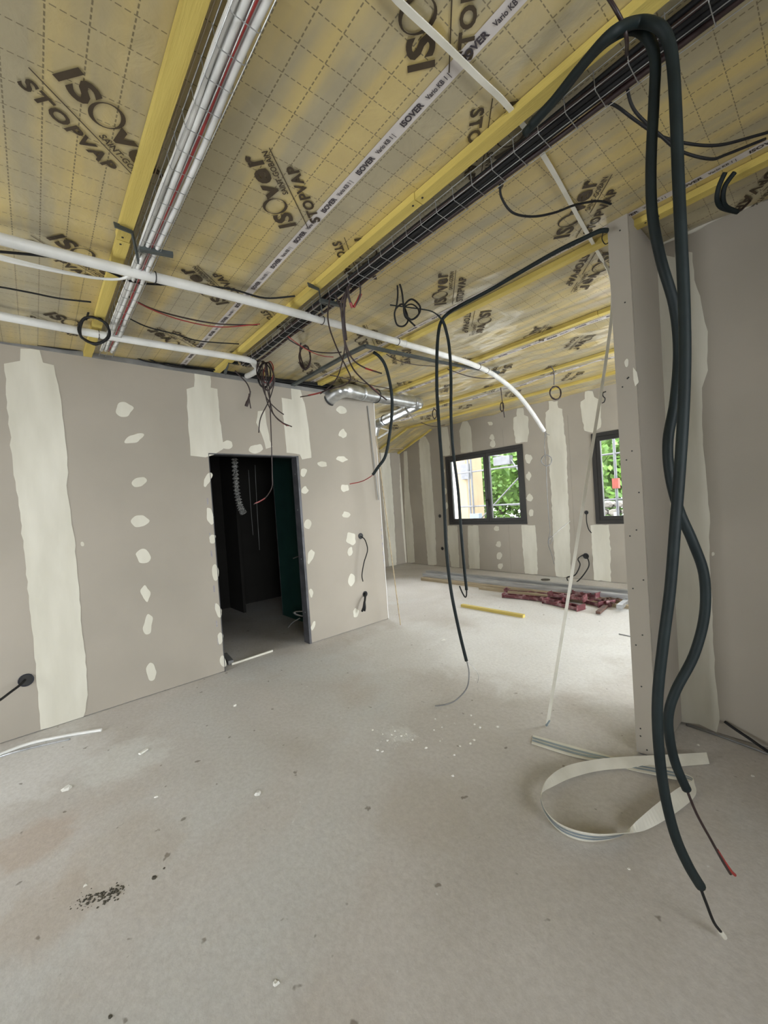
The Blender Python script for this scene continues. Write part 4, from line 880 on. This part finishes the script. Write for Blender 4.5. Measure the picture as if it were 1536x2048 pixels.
# things in the dark room
g = G(); cpts = smooth([(-4.75, 1.72, 2.5), (-4.76, 1.73, 2.1), (-4.74, 1.75, 1.8), (-4.7, 1.85, 1.62)], 14)
cpts = smooth(WW([(469,916),(471,950),(474,985),(480,1012),(487,1026)], 4.9, 4.8), 14)
g.tube(cpts, [.03+.012*((i*7) % 3-1) for i in range(len(cpts))], 9)
obj('flexible_duct', g, mat('crumpled_foil', (.75, .75, .72), (.03, .03, .03), 70, .4, .3), label='crumpled foil sleeve hanging inside the dark doorway', cat='sleeve')
coil('cable_coil', 'grey cable coil on the dark room floor by the right jamb', 612, 1228, 4.9, 24, 5, .008, 'wire', 3, .1, [(600,1236),(585,1245),(576,1255)], 31)
cable('cable_stub', 'short cable stub from the green wall in the dark room', WW([(618,1112),(600,1112),(586,1117)], 5.2), .008, 'track')
for k, (u, v0, v1) in enumerate(((497, 940, 1070), (510, 930, 1100))):
    cable('dark_room_wire', ['left', 'right'][k]+' thin wire hanging in the dark room behind the foil sleeve', WW([(u, v0), (u+4, (v0+v1)/2), (u+9, v1)], 5.3), .004, 'track')

# ================================================================== DEBRIS
rr = random.Random(11)
def crumb(u, v, s, label, group=None, mt='debris', name='plaster_crumb', flat=.5, cat='crumb'):
    c = onz(u, v, 0); g = G(); N = 7; ring = []
    top = []
    for i in range(N):
        a = 2*math.pi*i/N; k = rr.uniform(.6, 1.2); ring.append(c+Vector((s*k*math.cos(a), s*k*math.sin(a), 0)))
        top.append(c+Vector((s*k*.6*math.cos(a+.2), s*k*.6*math.sin(a+.2), s*flat*rr.uniform(.7, 1.2))))
    g.add(ring+top, [tuple(range(N, 2*N))]+[(i, (i+1) % N, (i+1) % N+N, i+N) for i in range(N)])
    return obj(name, g, mt, label=label, cat=cat, group=group)
spots = [(745,1460),(765,1468),(783,1470),(802,1472),(812,1468),(825,1480),(868,1460),(852,1496),(880,1482),(920,1492),(941,1487),(948,1480),(942,1431),(949,1449),(995,1454),(908,1510),(906,1552),(884,1455),(775,1481),(790,1462),(870,1438),(905,1405),(960,1455),(755,1500),(765,1503)]
for u, v in spots: crumb(u, v, rr.uniform(.006, .011), 'small white plaster crumb scattered on the floor in front of the hanging wire', 'white plaster crumbs mid floor')
crumb(136,1575,.035,'white angular plaster chip on the left floor', flat=.25, name='plaster_chip', cat='chip')
crumb(516,1587,.022,'pale plaster lump on the floor left of the middle', name='plaster_chip', cat='chip')
crumb(887,1280,.028,'white flat chip on the floor left of the hanging conduit', name='plaster_chip', flat=.2, cat='chip')
crumb(470,1411,.018,'white chip on the floor below the doorway', name='plaster_chip', cat='chip')
crumb(312,1594,.012,'small white sliver on the left floor', name='plaster_chip', cat='chip')
crumb(552,1967,.011,'white crumb on the near floor', name='plaster_chip', cat='chip')
crumb(170,1771,.009,'white crumb beside the dark dirt', name='plaster_chip', cat='chip')
crumb(1258,1738,.006,'tiny white crumb below the tape loop', name='plaster_chip', cat='chip')
crumb(1396,1490,.008,'white crumb near the stub wall foot', name='plaster_chip', cat='chip')
crumb(1505,1552,.008,'white crumb at the right edge', name='plaster_chip', cat='chip')
crumb(309,1755,.012,'dark lump of dirt on the near left floor', mt='dirt', name='dirt_lump', cat='dirt')
crumb(328,1737,.006,'small dark dirt lump up and right of the larger one', mt='dirt', name='dirt_lump', cat='dirt')
crumb(220,2034,.008,'dark dirt lump at the bottom left edge', mt='dirt', name='dirt_lump', cat='dirt')
a = onz(282,1513,.006); obj('plaster_chip', G().bar(onz(279,1508,.006), onz(294,1498,.006), .02, .01), 'debris', label='long white sliver on the pale dust patch at left', cat='chip')
g = G()
for i in range(150):
    t = rr.random(); u = 150+t*95+rr.gauss(0, 8); v = 1812-t*35+rr.gauss(0, 7); c = onz(u, v, 0); s = rr.uniform(.0015, .006)*(1.3 if t > .3 else .7)
    g.add([c+Vector((s, 0, 0)), c+Vector((0, s, 0)), c+Vector((-s, 0, 0)), c+Vector((0, -s, 0)), c+Vector((0, 0, s*.7))], [(0,1,4),(1,2,4),(2,3,4),(3,0,4)])
obj('dirt_scatter', g, 'dirt', kind='stuff', label='scatter of dark dirt on the near left floor', cat='dirt')
g = G()
for i in range(160):
    u = 800+rr.gauss(0, 26); v = 1470+rr.gauss(0, 12)-(u-800)*.3*0; c = onz(u, v, 0); s = rr.uniform(.001, .0035)
    g.add([c+Vector((s, 0, 0)), c+Vector((0, s, 0)), c+Vector((-s, 0, 0)), c+Vector((0, -s, 0)), c+Vector((0, 0, s*.7))], [(0,1,4),(1,2,4),(2,3,4),(3,0,4)])
obj('plaster_dust', g, 'debris', kind='stuff', label='fine white plaster dust between the crumbs mid floor', cat='dust')

# ================================================================== OUTSIDE
obj('outside_ground', G().box((-40, YB+.33, -.35), (25, 60, -.2)), 'outground', kind='structure')
e = ony(961, 900, 13.0); 
hb = obj('neighbour_house', G().box((-22, 12.0, -.2), (e.x, 13, 3.9)), 'render', label='beige rendered neighbouring house seen through the left pane', cat='house')
obj('eave', G().prism([(-22.3, 11.5, 3.75), (e.x+.4, 11.5, 3.75), (e.x+.4, 13.3, 4.3), (-22.3, 13.3, 4.3)], (0, 0, 1), .15), 'brownrust', hb)
obj('gutter', G().tube([(-22, 11.48, 3.72), (e.x+.4, 11.48, 3.72)], .07, 8), 'steel', hb)
p = ony(934, 942, 11.97); obj('vent_box', G().box((p.x-.16, 11.8, p.z-.3), (p.x+.16, 12, p.z+.25)), 'steel', hb)
def scaffold(u, y, label, flag=False):
    p = ony(u, 980, y); x = p.x
    o = obj('scaffold', G().tube([(x, y, -.2), (x, y, 5.5)], .03, 8), 'steel', label=label, cat='scaffold')
    obj('upright', G().tube([(x-.7, y+.8, -.2), (x-.7, y+.8, 5.5)], .03, 8), 'steel', o)
    obj('base_plate', G().box((x-.1, y-.1, -.2), (x+.1, y+.1, -.18)), 'steel', o)
    for z in (.7, 1.25, 2.25): obj('ledger', G().tube([(x-2.6, y, z), (x+2.2, y, z+.02)], .022, 6), 'steel', o)
    obj('brace', G().tube([(x, y, .7), (x+1.9, y, 2.3)], .018, 6), 'steel', o)
    if flag: obj('orange_coupler', G().box((x-.06, y-.06, 1.5), (x+.06, y+.06, 1.72)), 'orange', o)
    else: obj('coupler', G().box((x-.1, y-.08, .75), (x+.22, y+.08, 1.05)), 'paleblue', o)
    return o
sc1 = scaffold(945, 9.6, 'scaffold frame outside the left window in front of the beige house')
scaffold(1233, 9.6, 'scaffold frame outside the right window with an orange coupler', True)
p = ony(1006, 922, 11.0); fl = sc1; obj('site_lamp', G().box((p.x-.28, 10.9, p.z-.12), (p.x+.28, 11.1, p.z+.14)), 'steel', fl, label='grey site floodlight')
obj('lamp_arm', G().tube([(p.x-.5, 11, p.z+.25), (p.x+.2, 11, p.z+.1), (p.x+.9, 11, p.z-.9)], .025, 6), 'steel', fl)
# barrier and rubble wall
q = ony(1230, 1037, 11.0)
br = obj('safety_barrier', G().box((q.x-1.2, 11, q.z-.08), (q.x+1.2, 11.05, q.z+.06)).box((q.x-1.2, 11, q.z-.45), (q.x+1.2, 11.05, q.z-.3)), 'orange', label='orange safety barrier outside the right window', cat='barrier')
for dx in (-1.1, 0, 1.1): obj('post', G().box((q.x+dx-.04, 11.05, -.2), (q.x+dx+.04, 11.09, q.z+.15)), 'reveal', br)
sw = empty('rubble_wall', Vector((q.x, 12.6, -.2)), 'grey rubble stone wall beyond the orange barrier', 'wall')
for r_ in range(6):
    for c_ in range(16):
        s = rr.uniform(.12, .17); cc = Vector((q.x-2.4+c_*.31+(r_ % 2)*.15, 12.6+rr.uniform(-.05, .05), -.05+r_*.22)); g = G(); vs_ = []
        for k, (a_, b_) in enumerate(((-1, 8), (0, 8), (1, 8))):
            pass
        N = 7
        low = [cc+Vector((s*rr.uniform(.85, 1.1)*math.cos(6.283*i/N), -.1, .11*rr.uniform(.8, 1.05)*math.sin(6.283*i/N))) for i in range(N)]
        hi = [v_+Vector((0, .25, 0)) for v_ in low]; ft = [cc+(v_-cc)*.6+Vector((0, -.08, 0)) for v_ in low]
        g.add(low+hi+ft, [tuple(range(2*N, 3*N))]+[(i, (i+1) % N, (i+1) % N+N, i+N) for i in range(N)]+[(2*N+i, 2*N+(i+1) % N, (i+1) % N, i) for i in range(N)])
        obj('stone', g, 'stone', sw)
def tree(x, y, h, r, label, seed):
    r *= 1.15
    rt = random.Random(seed)
    t = empty('tree', Vector((x, y, -.2)), label, 'tree', 'trees beyond the building site')
    obj('trunk', G().tube([(x, y, -.2), (x+.1, y, h*.3), (x, y+.1, h*.55)], [.18, .13, .08], 8), 'bark', t)
    g = G()
    for i in range(7500):
        d = Vector((rt.gauss(0, 1), rt.gauss(0, 1), rt.gauss(0, 1))).normalized()*rt.uniform(.55, 1)
        c = Vector((x+d.x*r, y+d.y*r, h*.52+d.z*h*.55)); a = Vector((rt.gauss(0, 1), rt.gauss(0, 1), rt.gauss(0, 1))).normalized()*.13; b = a.orthogonal().normalized()*.09
        g.v += [c-a, c+b, c+a, c-b]; k = len(g.v); g.f.append((k-4, k-3, k-2, k-1))
    obj('foliage', g, 'leaf', t, kind='stuff')
    g = G(); nu, nv_ = 18, 11
    for j in range(nv_+1):
        for i in range(nu):
            th, ph = math.pi*j/nv_, 2*math.pi*i/nu; d = Vector((math.sin(th)*math.cos(ph), math.sin(th)*math.sin(ph), math.cos(th))); k = .72+.25*noise.noise(d*2.5+Vector((seed, 0, 0)))
            g.v.append(Vector((x+d.x*r*k, y+d.y*r*k, h*.52+d.z*h*.55*k)))
    g.f = [(j*nu+i, j*nu+(i+1) % nu, (j+1)*nu+(i+1) % nu, (j+1)*nu+i) for j in range(nv_) for i in range(nu)]
    obj('inner_crown', g, 'leaf', t)
for i, (x, y, h, r, lab) in enumerate(((-15.0, 19.5, 7, 2.6, 'leafy tree behind the beige house, furthest left'), (-11.9, 18.5, 7.5, 2.2, 'leafy tree seen just right of the beige house'), (-9.4, 20.5, 7, 2.4, 'leafy tree filling the right pane of the left window'), (-6.6, 18, 7.5, 2.1, 'leafy tree filling the visible pane of the right window'), (-3.4, 17.5, 7, 1.9, 'leafy tree right of the one in the right window'), (-.8, 17.5, 7.5, 2.6, 'leafy tree at the right behind the rubble wall'))):
    tree(x, y, h, r, lab, i)
# temp keys are not part of the scene
for o in list(bpy.data.objects):
    if 'world' in o: del o['world']
